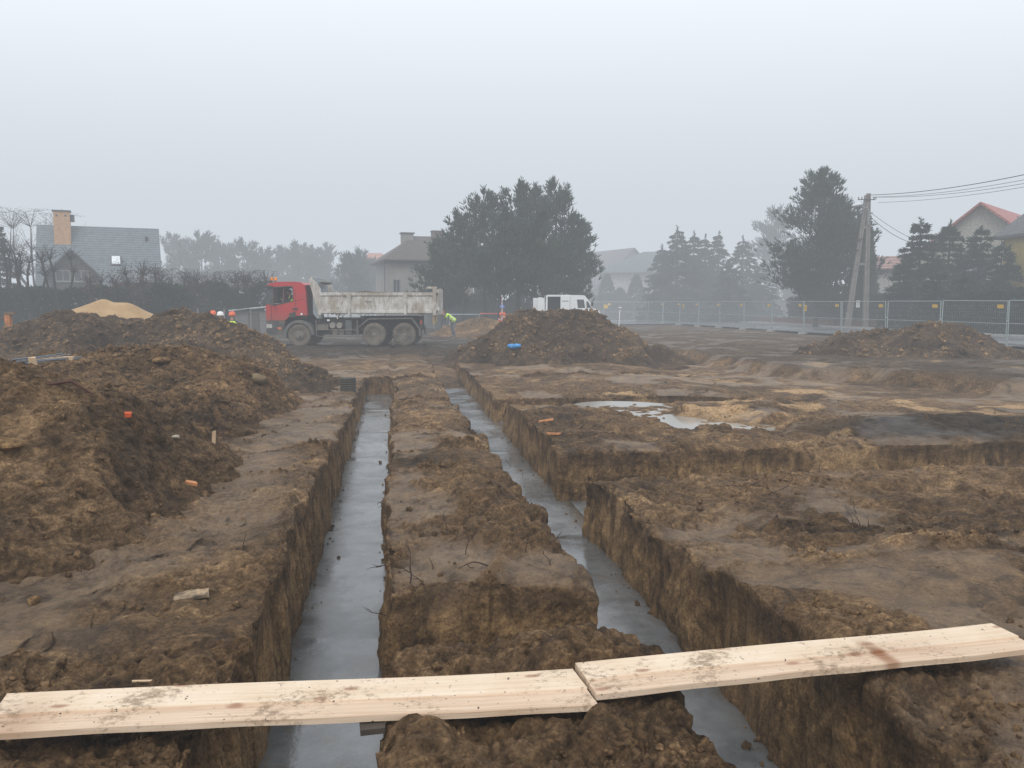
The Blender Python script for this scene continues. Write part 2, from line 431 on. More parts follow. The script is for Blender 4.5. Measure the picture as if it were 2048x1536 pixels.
def puty(v, i=None, r=None, ee=1, ee2=1):
    ys.extend(v)
    for k, L in enumerate((c0, c3, c4)):
        L.extend(list(r) if (i == k and hasattr(r, '__len__')) else [r if i == k else 0]*len(v))
    e1.extend(list(ee) if hasattr(ee, '__len__') else [ee]*len(v)); e2.extend(list(ee2) if hasattr(ee2, '__len__') else [ee2]*len(v))
def yseg(a, b):
    out = [a]
    while out[-1] < b: out.append(out[-1]+max(.012, .0036*out[-1]))
    k = (b-a)/(out[-1]-a); return [a+(q-a)*k for q in out][:-1]
puty([-(v) for v in grow(0, 14, .5, 1.3)][::-1][:-1]); puty(seg(0, 1.6, .2)); puty(yseg(1.6, C0[0]-WW/2))
def crossing(i, C):
    v, r = wallseg(C[0], True); puty(v, i, r)
    puty(seg(C[0]+WW/2, C[1]-WW/2, .06), i, 1)
    v, r = wallseg(C[1], False); puty(v, i, r)
crossing(0, C0); puty(yseg(C0[1]+WW/2, C3[0]-WW/2))
crossing(1, C3); puty(yseg(C3[1]+WW/2, C4[0]-WW/2))
crossing(2, C4); puty(yseg(C4[1]+WW/2, 24-WW/2))
v, r = wallseg(24.0, False); puty(v, None, None, r)
puty(yseg(24+WW/2, 25.2), ee=0); 
v2 = yseg(25.2, 29.5); puty(v2, ee=0, ee2=[1-.75*t for t in np.linspace(0, 1, len(v2))])
v2 = yseg(29.5, 33.5); puty(v2, ee=0, ee2=[.25-.25*t for t in np.linspace(0, 1, len(v2))])
puty(yseg(33.5, 50), ee=0, ee2=0); puty(grow(50, 600, .3, 1.05), ee=0, ee2=0)
ys = np.array(ys); c0 = np.array(c0); c3 = np.array(c3); c4 = np.array(c4); e1 = np.array(e1); e2 = np.array(e2)
X, Y = np.meshgrid(xs, ys)
dxs = np.gradient(xs); dys = np.gradient(ys)
SP = np.maximum(np.maximum(np.minimum(dxs, 5)[None, :], np.minimum(dys, 5)[:, None]), 0.0115)
g0 = ((xs > -.45) & (xs < 1.75)).astype(float); g3 = ((xs > 1.75)*(1-ss(13, 14, xs))); g4 = ((xs > 1.75)*(1-ss(8.5, 10, xs)))
m = np.maximum.reduce([a1[None, :]*e1[:, None], a2[None, :]*e2[:, None], c0[:, None]*g0[None, :], c3[:, None]*g3[None, :], c4[:, None]*g4[None, :]])
top, upper, hol = macro(X, Y)
Z = top*(1-m)+(-.945)*m
DEP = np.clip(top-Z, 0, 1)
# ragged trench edges: bend the grid sideways next to each wall
WX = np.zeros_like(X); WY = np.zeros_like(X)
for xw, s in ((XL0, 1), (XL1, 2), (XR0, 3), (XR1, 4)):
    f = np.exp(-((X-xw)/.22)**2)
    WX += f*(.065*vn(Y/.9+s*7, Z*.6+s, 0*X)+.022*vn(Y/.28+s*3, Z*2, 0*X+s)+.018*vn(Y/.09, Z*3+s, 0*X))*(1-.45*m)
    nearby = np.exp(-((X-xw)/.10)**2)
    # rounded, crumbled lip
    Z -= (1-m)*.045*nearby*(.6+.8*vn(Y/.4+s, 0*X, 0*X+s))*(DEP < .5)
for yw, s, xa, xb in ((C0[0], 1, -.45, 1.75), (C0[1], 2, -.45, 1.75), (C3[0], 3, 1.75, 14), (C3[1], 4, 1.75, 14), (C4[0], 5, 1.75, 10), (C4[1], 6, 1.75, 10)):
    f = np.exp(-((Y-yw)/.25)**2)*ss(xa-.2, xa+.1, X)*(1-ss(xb-.1, xb+.3, X))
    WY += f*(.13*vn(X/.8+s*7, Z*.6+s, 0*X)+.05*vn(X/.28+s*3, Z*2, 0*X+s)+.02*vn(X/.1, Z*3+s, 0*X))*(1-.3*m)
    Z -= (1-m)*.07*np.exp(-((Y-yw)/.12)**2)*ss(xa-.2, xa+.1, X)*(1-ss(xb-.1, xb+.3, X))
X = X+WX; Y = Y+WY
for xw in (XL1, XR0): Z = Z-(1-m)*.055*np.exp(-((X-xw)/.24)**2)*((X > XL1-.1) & (X < XR0+.1))
floor_ = (m > .999)
# trodden smooth clay
smo = .9*ss(np.where((X > -.1) & (X < 1.4), .16, .08), np.where((X > -.1) & (X < 1.4), .38, .30), fbm(X, Y, 0*X, 1.1, 5, off=40)+.05)*(m < .02)
path = np.exp(-((X+1.55+.12*np.sin(Y*.7))/.45)**2)*ss(5, 6.5, Y)*(1-ss(17, 20, Y))
smo = np.maximum(smo, .75*path)
flat1 = np.exp(-((X-.35)/.42)**2-((Y-5.75)/.5)**2); smo = np.maximum(smo, ss(.3, .6, flat1))
lp = np.exp(-((X+2.0)/1.0)**2-((Y-5.6)/1.6)**2)*1.1+.5*fbm(X, Y, 0*X, .6, 3, off=12); smo = np.maximum(smo, .9*ss(.60, 1.0, lp))
smo = np.clip(smo, 0, 1)*(1-.65*(X > 2.2)*(X < 5)*(np.abs(Y-5)<1.6)*ss(-.3,.4,fbm(X,Y,0*X,.8,2,off=2)))
_rg = random.Random(21)
for k in range(16):   # boot prints pressed into the smooth clay on the left bank
    by = 3.9+.34*k+_rg.uniform(-.06, .06); bxx = -1.55+.09*(1 if k % 2 else -1)-.35*math.sin(by*.5)
    an = _rg.uniform(-.3, .3); u_ = (X-bxx)*math.cos(an)+(Y-by)*math.sin(an); v_ = -(X-bxx)*math.sin(an)+(Y-by)*math.cos(an)
    d_ = np.sqrt((u_/.052)**2+(v_/.145)**2); Z -= .013*(1-ss(.8, 1.2, d_))-.006*np.exp(-((d_-1.3)/.18)**2)
nx, ny, nz = grid_normals(X, Y, Z)
amp = np.where(X > 2.2, .70, np.where(X > -.1, .92, .80))*(1-.35*upper)
D = detail((X, Y, Z), None, SP, np.maximum(smo, .0), amp)
steep = np.clip(1-np.abs(nz), 0, 1)
D = np.where(steep > .4, (D+.03)*.42+.016*vn(X/.12, Y/.12, Z/.35), D)
D = D*np.where(floor_, .05, 1.0)*np.clip(1-(np.hypot(X, Y)-70)/60, .0, 1)*(1-.30*hol)
X = X+nx*D; Y = Y+ny*D; Z = Z+nz*D
Z = np.where((m > .9), np.minimum(Z, ZC-.02), Z)
def under(quad):   # the soil is pressed down where the planks lie
    global Z
    ins = np.ones(X.shape, bool); cxq = sum(p[0] for p in quad)/4; cyq = sum(p[1] for p in quad)/4
    q = [((p[0]-cxq)*1.02+cxq, (p[1]-cyq)*1.06+cyq) for p in quad]
    for i in range(4):
        a, b = q[i], q[(i+1) % 4]; ins &= ((b[0]-a[0])*(Y-a[1])-(b[1]-a[1])*(X-a[0])) < 0
    Z = np.where(ins, np.minimum(Z, .040+.01*vn(X/.1, Y/.1, 0*X)), Z)
zp = .085
def cc(px, py, z): p = at(px, py, z); return (p.x, p.y)
QL = [cc(15,1388,zp), cc(1145,1336,zp), cc(1172,1388,zp), cc(-40,1464,zp)]
QR = [cc(1150,1328,zp+.01), cc(1982,1245,zp+.01), cc(2060,1290,zp+.01), cc(1192,1386,zp+.01)]
under(QL); under(QR)
far = np.hypot(X, Y)
Z = np.where(far > 150, np.minimum(Z, -.2), Z)
drk = np.clip(.85*np.exp(-((X-8.8)/2.8)**2-((Y-11.6)/.9)**2)+.75*np.exp(-((X-7.5)/2.4)**2-((Y-13.6)/.6)**2)*ss(-.2,.3,fbm(X,Y,0*X,1,2,off=8))+.4*(ss(24, 32, Y))*(X < 9)+.5*upper, 0, 1)
pal = np.clip(.68*ss(.10, .42, fbm(X, Y, 0*X, 1.3, 4, off=55))*(X > 1.9)*(Y < 26)+.35*ss(.2, .5, fbm(X, Y, 0*X, .8, 4, off=35))*(X < 1.9)*(Y < 26)+1.2*np.exp(-((X-9.0)/3.2)**2-((Y-15.4)/2.0)**2)+.5*np.exp(-((X-6.5)/1.2)**2-((Y-15.8)/2.)**2)+.30*np.exp(-((X-4.9)/1.0)**2-((Y-5.9)/.8)**2)+.6*np.exp(-((X-10.6)/1.2)**2-((Y-19.5)/1.6)**2)+.45*np.exp(-((X-9)/3)**2-((Y-40)/3)**2)+.30*np.exp(-((X-4)/2)**2-((Y-11.8)/.6)**2), 0, 1)*(1-.6*drk)*ss(-.35, .25, fbm(X, Y, 0*X, 1.0, 4, off=77))
wal = np.clip((DEP/.9)*(steep > .12)*(m > .02), 0, 1)
sl = ss(.25, .6, steep)*upper*0
me = grid_mesh('ground', X, Y, Z, (smo, drk, pal, wal))
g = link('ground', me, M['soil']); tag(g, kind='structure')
GX0 = None
def ground_z(x, y):
    z, _, _ = macro(np.array([float(x)]), np.array([float(y)])); return float(z[0])

# concrete strips poured in the trench bottoms
def slab(name, x0, x1, y0, y1, label, zoff=0.0):
    nxx = max(4, int((x1-x0)/.06)); nyy = max(4, int((y1-y0)/.12))
    gx, gy = np.meshgrid(np.linspace(x0, x1, nxx), np.linspace(y0, y1, nyy))
    gz = ZC+zoff+.004*fbm(gx, gy, 0*gx, .8, 2)
    # day joints between pours
    for j in ((6.9, 9.05, 11.0, 14.2, 17.0, 20.3) if (y1-y0) > 6 else ()):
        gz -= .012*np.exp(-((gy-j-.05*vn(gx/.4, gy*0, gx*0+j))/.03)**2)
    me = grid_mesh(name, gx, gy, gz)
    e = np.maximum(np.abs((gx-(x0+x1)/2)/((x1-x0)/2)) if (y1-y0) > (x1-x0) else np.abs((gy-(y0+y1)/2)/((y1-y0)/2)), 0)
    a = me.attributes.new('edge', 'FLOAT', 'POINT'); a.data.foreach_set('value', e.ravel().astype(np.float32))
    JJ = [0, 6.9, 9.05, 11.0, 14.2, 17.0, 20.3, 40]; rr_ = random.Random(int(x0*100)+3); pv = np.zeros(gx.shape); ln = np.zeros(gx.shape)
    for a_, b_ in zip(JJ[:-1], JJ[1:]): pv = np.where((gy >= a_) & (gy < b_), rr_.uniform(.15, .85), pv); ln = np.maximum(ln, np.exp(-((gy-b_-.05*vn(gx/.4, gy*0, gx*0+b_))/.05)**2))
    a = me.attributes.new('pour', 'FLOAT', 'POINT'); a.data.foreach_set('value', pv.ravel().astype(np.float32)); a = me.attributes.new('joint', 'FLOAT', 'POINT'); a.data.foreach_set('value', ln.ravel().astype(np.float32))
    o = link(name, me, M['concrete']); tag(o, label, 'concrete footing', 'concrete strip footings in the trenches'); return o
slab('concrete_footing', XL0-.10, XL1+.10, .8, 24.15, 'long wet grey concrete strip in the bottom of the left trench')
slab('concrete_footing', XR0-.10, XR1+.10, .8, 25.4, 'wet grey concrete strip in the right trench, right of the long central soil island')
slab('concrete_footing', XL1-.0+.11, XR0-.11, C0[0]-.1, C0[1]+.1, 'short concrete strip in the gap crossing the soil island just beyond the planks', -.004)
slab('concrete_footing', XR1+.11, 14, C3[0]-.1, C3[1]+.1, 'concrete strip in the nearer side trench branching off to the right', -.004)
slab('concrete_footing', XR1+.11, 10, C4[0]-.1, C4[1]+.1, 'concrete strip in the farther side trench branching off to the right', -.004)

# puddle
def puddle():
    th = np.linspace(0, 2*math.pi, 60)[:-1]
    a = np.array((4.35, 17.2)); b = np.array((5.75, 12.9)); c = (a+b)/2; d = (b-a)/2; n = np.array((-d[1], d[0])); n = n/np.linalg.norm(n)
    P = [(c[0]+d[0]*1.12*math.cos(t)+n[0]*1.5*math.sin(t), c[1]+d[1]*1.12*math.cos(t)+n[1]*1.5*math.sin(t), -.402) for t in th]
    mb = MB(); mb.add(P, [tuple(range(len(P)))])
    tag(mb.build('puddle', M['water']), 'shiny shallow rain puddle on the muddy ground right of the trenches', 'puddle')
puddle()

# ------------------------------------------------------------------ heaps
def heap(name, label, cat, ridges, slope, sp, mat, rnd=.5, amp=1.0, smooth=0.0, dark=0.0, pale=0.0, margin=3.5, base=-.55, off=0.0, group=None, xclip=None):
    pts = []
    for r in ridges:
        pts.append([at(px, py, D=D) for px, py, D in r])
    A = [p for r in pts for p in r]
    zt = max(p.z for p in A); mg = min(margin, (zt-base)/slope+.5)
    x0 = min(p.x for p in A)-mg; x1 = max(p.x for p in A)+mg; y0 = min(p.y for p in A)-mg; y1 = max(p.y for p in A)+mg
    X, Y = np.meshgrid(np.arange(x0, x1, sp), np.arange(y0, y1, sp))
    wx = X+.25*vn(X/1.3, Y/1.3, 0*X+off); wy = Y+.25*vn(X/1.3+7, Y/1.3, 0*X+off)
    Z = np.full(X.shape, -9.0)
    for r in pts:
        for a, b in zip(r[:-1], r[1:]):
            dx, dy = b.x-a.x, b.y-a.y; L2 = dx*dx+dy*dy+1e-9
            t = np.clip(((wx-a.x)*dx+(wy-a.y)*dy)/L2, 0, 1)
            d = np.hypot(wx-a.x-t*dx, wy-a.y-t*dy)
            z = a.z+(b.z-a.z)*t-slope*(np.sqrt(d*d+rnd*rnd)-rnd)*(1+.25*vn(X/1.1+3, Y/1.1, 0*X+off))
            Z = np.maximum(Z, z)
    if xclip is not None: Z = Z-.9*ss(xclip-1.3, xclip+.2, X+.25*vn(X/.5, Y/.5, 0*X+off))
    Z = np.maximum(Z, base-.3)
    nx, ny, nz = grid_normals(X, Y, Z)
    S = np.full(X.shape, float(smooth))
    S = np.clip(S+.9*ss(.2, .5, fbm(X, Y, 0*X, .9, 3, off=off+20))*(smooth > .01), 0, 1)
    D = detail((X, Y, Z), None, np.full(X.shape, sp), S, amp, off)-.03
    X = X+nx*D; Y = Y+ny*D; Z = Z+nz*D
    o_ = np.ones_like(X)
    drk = np.clip(dark+.5*fbm(X, Y, Z, 1.2, 3, off=off+5), 0, 1)*(dark > 0)
    pl = np.clip(pale+.5*fbm(X, Y, Z, .7, 3, off=off+9), 0, 1)*(pale > 0)
    # drop everything that lies well under the ground
    keep = Z > base
    r, c = X.shape; V = np.stack([X.ravel(), Y.ravel(), Z.ravel()], 1)
    i = (np.arange(r-1)[:, None]*c+np.arange(c-1)[None, :])
    kk = keep[:-1, :-1] | keep[1:, :-1] | keep[:-1, 1:] | keep[1:, 1:]
    i = i[kk]; Fq = np.stack([i, i+1, i+1+c, i+c], -1)
    used, inv = np.unique(Fq.ravel(), return_inverse=True)
    me = np_mesh(name, V[used], inv.reshape(-1, 4), smooth=True)
    a = me.color_attributes.new('soil', 'FLOAT_COLOR', 'POINT')
    Cc = np.stack([S.ravel(), drk.ravel(), pl.ravel(), 0*S.ravel()], 1)[used]
    a.data.foreach_set('color', np.ascontiguousarray(Cc, dtype=np.float32).ravel())
    o = link(name, me, mat); tag(o, label, cat, group)
    return o, (V[used], None)
HE = {}
G1 = 'heaps of dug out soil'
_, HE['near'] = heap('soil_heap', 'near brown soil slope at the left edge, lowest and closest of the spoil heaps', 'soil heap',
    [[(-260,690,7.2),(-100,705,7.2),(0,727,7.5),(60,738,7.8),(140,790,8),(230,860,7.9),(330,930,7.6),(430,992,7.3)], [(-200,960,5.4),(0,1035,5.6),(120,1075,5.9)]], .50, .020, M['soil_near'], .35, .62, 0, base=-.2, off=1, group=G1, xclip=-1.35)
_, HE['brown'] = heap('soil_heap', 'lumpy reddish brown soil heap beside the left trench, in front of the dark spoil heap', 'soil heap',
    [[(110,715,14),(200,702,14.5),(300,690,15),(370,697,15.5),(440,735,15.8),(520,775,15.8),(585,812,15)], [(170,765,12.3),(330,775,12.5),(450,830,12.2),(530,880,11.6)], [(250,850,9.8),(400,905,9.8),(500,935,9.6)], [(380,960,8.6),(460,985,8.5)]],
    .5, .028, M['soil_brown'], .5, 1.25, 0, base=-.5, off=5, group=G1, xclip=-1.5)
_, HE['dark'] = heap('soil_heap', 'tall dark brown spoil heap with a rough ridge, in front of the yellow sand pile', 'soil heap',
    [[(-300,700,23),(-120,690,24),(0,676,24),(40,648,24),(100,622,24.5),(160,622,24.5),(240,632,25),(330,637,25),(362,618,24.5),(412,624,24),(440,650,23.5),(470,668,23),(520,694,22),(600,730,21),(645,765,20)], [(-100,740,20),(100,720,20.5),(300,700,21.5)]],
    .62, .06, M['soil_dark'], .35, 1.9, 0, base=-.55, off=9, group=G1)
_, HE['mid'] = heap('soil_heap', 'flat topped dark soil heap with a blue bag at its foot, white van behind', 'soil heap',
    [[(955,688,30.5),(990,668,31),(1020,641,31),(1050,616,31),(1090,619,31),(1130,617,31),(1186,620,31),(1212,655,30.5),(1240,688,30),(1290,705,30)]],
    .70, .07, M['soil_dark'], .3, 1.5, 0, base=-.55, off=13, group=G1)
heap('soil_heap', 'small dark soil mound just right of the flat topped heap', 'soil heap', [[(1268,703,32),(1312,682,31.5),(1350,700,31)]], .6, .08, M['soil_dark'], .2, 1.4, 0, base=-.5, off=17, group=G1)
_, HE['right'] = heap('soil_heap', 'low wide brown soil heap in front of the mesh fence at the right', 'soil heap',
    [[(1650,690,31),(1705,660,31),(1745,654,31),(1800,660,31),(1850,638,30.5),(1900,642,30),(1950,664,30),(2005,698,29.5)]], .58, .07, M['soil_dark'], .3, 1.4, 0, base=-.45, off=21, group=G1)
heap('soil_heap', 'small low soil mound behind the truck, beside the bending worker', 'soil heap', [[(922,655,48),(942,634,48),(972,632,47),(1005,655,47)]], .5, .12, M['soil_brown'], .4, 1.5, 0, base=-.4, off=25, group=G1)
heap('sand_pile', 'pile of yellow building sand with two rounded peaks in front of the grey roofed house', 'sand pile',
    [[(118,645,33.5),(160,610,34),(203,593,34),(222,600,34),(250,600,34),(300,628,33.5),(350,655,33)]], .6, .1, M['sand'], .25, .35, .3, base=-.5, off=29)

# ------------------------------------------------------------------ loose clods (nobody could count them)
def clods():
    ico = []
    t = (1+5**.5)/2
    iv = np.array([(-1,t,0),(1,t,0),(-1,-t,0),(1,-t,0),(0,-1,t),(0,1,t),(0,-1,-t),(0,1,-t),(t,0,-1),(t,0,1),(-t,0,-1),(-t,0,1)]); iv = iv/np.linalg.norm(iv[0])
    fi = np.array([(0,11,5),(0,5,1),(0,1,7),(0,7,10),(0,10,11),(1,5,9),(5,11,4),(11,10,2),(10,7,6),(7,1,8),(3,9,4),(3,4,2),(3,2,6),(3,6,8),(3,8,9),(4,9,5),(2,4,11),(6,2,10),(8,6,7),(9,8,1)])
    # subdivide once
    vs = [tuple(v) for v in iv]; cache = {}
    def mid(a, b):
        k = (min(a, b), max(a, b))
        if k not in cache:
            p = (np.array(vs[a])+np.array(vs[b])); p = p/np.linalg.norm(p); vs.append(tuple(p)); cache[k] = len(vs)-1
        return cache[k]
    f2 = []
    for a, b, c in fi:
        ab, bc, ca = mid(a, b), mid(b, c), mid(c, a); f2 += [(a,ab,ca),(b,bc,ab),(c,ca,bc),(ab,bc,ca)]
    bv = np.array(vs); bf = np.array(f2)
    P = []; S = []
    G = np.stack([X.ravel(), Y.ravel(), Z.ravel()], 1)
    ok = (m.ravel() < .01) & (G[:,1] > 1.6) & (G[:,1] < 26) & (G[:,0] > -7) & (G[:,0] < 13)
    idx = np.nonzero(ok)[0]
    nclump = vn(G[idx,0]/.5+60, G[idx,1]/.5, 0*idx.astype(float))
    wgt = np.clip(nclump+.25, 0.02, 1)**2*(1-.9*smo.ravel()[idx]); wgt /= wgt.sum()
    ch = rng.choice(idx, 9000, p=wgt); P.append(G[ch]); S.append(.006+.018*rng.random(len(ch))**2.5)
    for k, n, s in (('near', 1800, .03), ('brown', 3600, .05), ('dark', 3000, .07), ('mid', 1200, .08), ('right', 700, .08)):
        V = HE[k][0]; V = V[V[:,2] > -.2]; ch = rng.integers(0, len(V), n); P.append(V[ch]); S.append(.25*s+.75*s*rng.random(n)**3)
    for xa, xb, ya, yb, n in ((XL0, XL1, 2, 24, 170), (XR0, XR1, 2, 25, 170)):
        e = np.abs(rng.normal(size=n))*.07; sd_ = rng.random(n) < .5
        P.append(np.stack([np.where(sd_, xa+.03+e, xb-.03-e), ya+(yb-ya)*rng.random(n)**1.5, np.full(n, ZC+.004)], 1)); S.append(.006+.02*rng.random(n)**3)
    P = np.concatenate(P); S = np.concatenate(S); n = len(P)
    jit = 1+.95*(rng.random((n, len(bv)))-.5)
    sc = .65+.7*rng.random((n, 1, 3))
    V = bv[None]*jit[:, :, None]*sc*S[:, None, None]
    a = rng.random(n)*6.28; ca, sa = np.cos(a)[:, None], np.sin(a)[:, None]
    V2 = V.copy(); V2[..., 0] = V[..., 0]*ca-V[..., 1]*sa; V2[..., 1] = V[..., 0]*sa+V[..., 1]*ca
    V2 += P[:, None, :]; V2[..., 2] += (S*.25)[:, None]
    Fq = bf[None]+(np.arange(n)*len(bv))[:, None, None]
    me = np_mesh('soil_clods', V2.reshape(-1, 3), Fq.reshape(-1, 3))
    c = me.color_attributes.new('soil', 'FLOAT_COLOR', 'POINT')
    dd = np.repeat(rng.random(n) < .3, len(bv)).astype(np.float32)*.35; pp = np.repeat(rng.random(n) < .008, len(bv)).astype(np.float32)*.45
    c.data.foreach_set('color', np.stack([dd*0, dd, pp, dd*0], 1).ravel().astype(np.float32))
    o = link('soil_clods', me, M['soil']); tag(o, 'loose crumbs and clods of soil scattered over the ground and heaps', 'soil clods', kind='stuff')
clods()

# height lookup on the finished surfaces for resting small things
from mathutils.bvhtree import BVHTree
def surf(x, y, zmax=3.0):
    dg = bpy.context.evaluated_depsgraph_get()
    best = None
    for o in [q for q in col.objects if q.type == 'MESH' and q.name.split('.')[0] in ('ground', 'soil_heap')]:
        if o.name not in _bv:
            mm = o.data; n = len(mm.vertices); co = np.empty(n*3, dtype=np.float32); mm.vertices.foreach_get('co', co); co = co.reshape(-1, 3)
            nf = len(mm.polygons); li = np.empty(len(mm.loops), dtype=np.int32); mm.loops.foreach_get('vertex_index', li); li = li.reshape(-1, 4)
            _bv[o.name] = (co, li)
        co, li = _bv[o.name]
        d = (co[:, 0]-x)**2+(co[:, 1]-y)**2
        i = int(d.argmin())
        if d[i] < .15**2 or o.name == 'ground':
            z = float(co[i, 2])
            if best is None or z > best: best = z
    return best
_bv = {}

# ------------------------------------------------------------------ planks
def plank(label, c4, z, thick=.038, right=False):
    """c4: far-left, far-right, near-right, near-left corners on the plane (x,y)"""
    fl, fr, nr, nl = [Vector(p) for p in c4]
    o0 = fl; ux = (fr-fl); L = ux.length; ux.normalize(); uy = Vector((-ux.y, ux.x)); 
    W = abs((nl-fl).dot(uy))
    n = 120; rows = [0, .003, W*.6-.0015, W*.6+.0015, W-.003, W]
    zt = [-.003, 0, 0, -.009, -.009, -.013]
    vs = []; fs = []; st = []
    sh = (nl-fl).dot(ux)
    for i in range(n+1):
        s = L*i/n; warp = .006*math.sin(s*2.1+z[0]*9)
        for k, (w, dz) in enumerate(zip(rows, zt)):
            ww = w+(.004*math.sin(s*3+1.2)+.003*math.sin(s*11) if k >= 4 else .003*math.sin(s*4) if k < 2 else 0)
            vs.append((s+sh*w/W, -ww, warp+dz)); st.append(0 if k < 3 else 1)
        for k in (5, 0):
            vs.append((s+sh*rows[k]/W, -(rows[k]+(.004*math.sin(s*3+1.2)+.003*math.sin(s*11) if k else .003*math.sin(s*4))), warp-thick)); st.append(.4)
    m_ = 8
    for i in range(n):
        for k in range(m_):
            k2 = (k+1) % m_; fs.append((i*m_+k, i*m_+k2, (i+1)*m_+k2, (i+1)*m_+k))
    fs += [tuple(range(m_)), tuple(range(n*m_, n*m_+m_))]
    me = bpy.data.meshes.new('plank'); me.from_pydata(vs, [], fs); me.update()
    import bmesh
    bm = bmesh.new(); bm.from_mesh(me); bmesh.ops.recalc_face_normals(bm, faces=bm.faces); bm.to_mesh(me); bm.free()
    a = me.attributes.new('strip', 'FLOAT', 'POINT'); a.data.foreach_set('value', np.array(st, dtype=np.float32))
    a = me.attributes.new('stain', 'FLOAT', 'POINT'); vv = np.array(vs); sx = vv[:,0]/L; wy = -vv[:,1]/W
    if right: sv = .85*np.exp(-((sx-.645)/.018)**4)*(wy > .58)+.30*np.exp(-((sx-.70)/.16)**2)*(wy > .58)*(wy < .97)
    else: sv = .45*np.exp(-((sx-.06)/.05)**2)*(wy > .58)
    a.data.foreach_set('value', sv.astype(np.float32))
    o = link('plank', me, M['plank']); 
    tilt = math.atan2(z[1]-z[0], L)
    o.matrix_world = Matrix.Translation((fl.x, fl.y, z[0])) @ Matrix.Rotation(math.atan2(ux.y, ux.x), 4, 'Z') @ Matrix.Rotation(-tilt, 4, 'Y')
    tag(o, label, 'plank', 'pale planks laid across the trenches'); return o
zp = .085
def cc(px, py, z): p = at(px, py, z); return (p.x, p.y)
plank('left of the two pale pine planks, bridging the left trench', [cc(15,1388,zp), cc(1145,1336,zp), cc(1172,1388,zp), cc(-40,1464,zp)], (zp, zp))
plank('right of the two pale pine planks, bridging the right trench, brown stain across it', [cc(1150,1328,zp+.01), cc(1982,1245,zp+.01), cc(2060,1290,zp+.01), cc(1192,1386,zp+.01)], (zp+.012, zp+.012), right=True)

# ------------------------------------------------------------------ vegetation
def tri_mesh(name, C, Dr, L, W, parent, mat, n=8, spread=.8):
    """each of the N centres sprouts n slim blades around direction Dr"""
    N = len(C)
    r = rng.normal(size=(N, n, 3)); r /= np.linalg.norm(r, axis=-1, keepdims=True)
    d = Dr[:, None, :]+spread*r; d /= np.linalg.norm(d, axis=-1, keepdims=True)
    s = rng.normal(size=(N, n, 3)); w = np.cross(d, s); w /= (np.linalg.norm(w, axis=-1, keepdims=True)+1e-9)
    ln = (L[:, None]*(.6+.6*rng.random((N, n))))[..., None]
    c = C[:, None, :]
    wd = W*ln
    V = np.stack([c+w*wd*.5, c-w*wd*.5, c+d*ln-w*wd*.25, c+d*ln+w*wd*.25], 2)
    me = np_mesh(name, V.reshape(-1, 3), np.arange(N*n*4).reshape(-1, 4))
    return link(name, me, mat, parent)
def pine(name, label, px, pytop, D, wid, seed, base=.28, dens=1.0, mat='pine', group=None, z0=-.2, lean=0.0, parts=True, cat='tree'):
    rg = random.Random(seed)
    p = gp(px, D, z0); zt = at(px, pytop, D=D).z; h = zt-z0
    t = empty(name, p, rg.random()*6.28); tag(t, label, cat, group)
    R0 = wid
    mb = MB(); ax = [(lean*(k/6)**2*h*.1+.06*math.sin(k+seed), .05*math.cos(k*1.3+seed), h*.96*k/6) for k in range(7)]
    mb.tube(ax, [.17*(1-.13*k)*(h/9) for k in range(7)], 7)
    bb = mb; C = []; Dr = []; L = []
    nb = int(34*dens)
    for i in range(nb):
        q = (i+rg.random())/nb; z = h*(base+(1-base)*q)
        prof = (math.sin(math.pi*min(1, (.12+.88*q))**.9)**.55)*(1-.35*q) if q > .0 else .5
        prof = max(.12, (1-q)**.55*(.55+.45*min(1, q*4)))
        ln = R0*prof*(.65+.5*rg.random()); an = rg.random()*6.28
        rise = .25+.9*q; dx, dy = math.cos(an), math.sin(an)
        k = q*6; k0 = min(5, int(k)); bx = ax[k0][0]; by = ax[k0][1]
        end = (bx+dx*ln, by+dy*ln, z+ln*rise*.55)
        mids = (bx+dx*ln*.5, by+dy*ln*.5, z+ln*rise*.12)
        bb.tube([(bx, by, z), mids, end], [.045*(1-.6*q), .03*(1-.6*q), .012], 4, False)
        m2 = int((10+16*ln)*dens)
        for j in range(m2):
            s = .3+.7*rg.random()**.7
            cl = lambda v, k: max(-k, min(k, v)); o = (cl(rg.gauss(0, .17*ln*(.4+s)), .38*ln), cl(rg.gauss(0, .17*ln*(.4+s)), .38*ln), cl(rg.gauss(0, .16+.05*ln), .4))
            C.append((bx+dx*ln*s+o[0], by+dy*ln*s+o[1], z+ln*rise*.55*s*s+o[2]+.1))
            Dr.append((dx*.45+o[0]*.6, dy*.45+o[1]*.6, .9)); L.append(.26+.20*rg.random())
    for j in range(int(26*dens)):   # upright leaders at the top
        q = rg.random(); a = rg.random()*6.28; rr = .28*R0*q
        for k in range(4):
            C.append((ax[-1][0]+rr*math.cos(a), rr*math.sin(a), h*(.96-.10*q)-.22*k+.12*rg.random())); Dr.append((.2*math.cos(a), .2*math.sin(a), 1)); L.append(.28)
    bb.build('trunk', M['bark'], t)
    tri_mesh('crown', np.array(C), np.array(Dr), np.array(L)*(1.0 if D < 75 else 1.25), .15, t, M[mat], 8, .62)
    return t
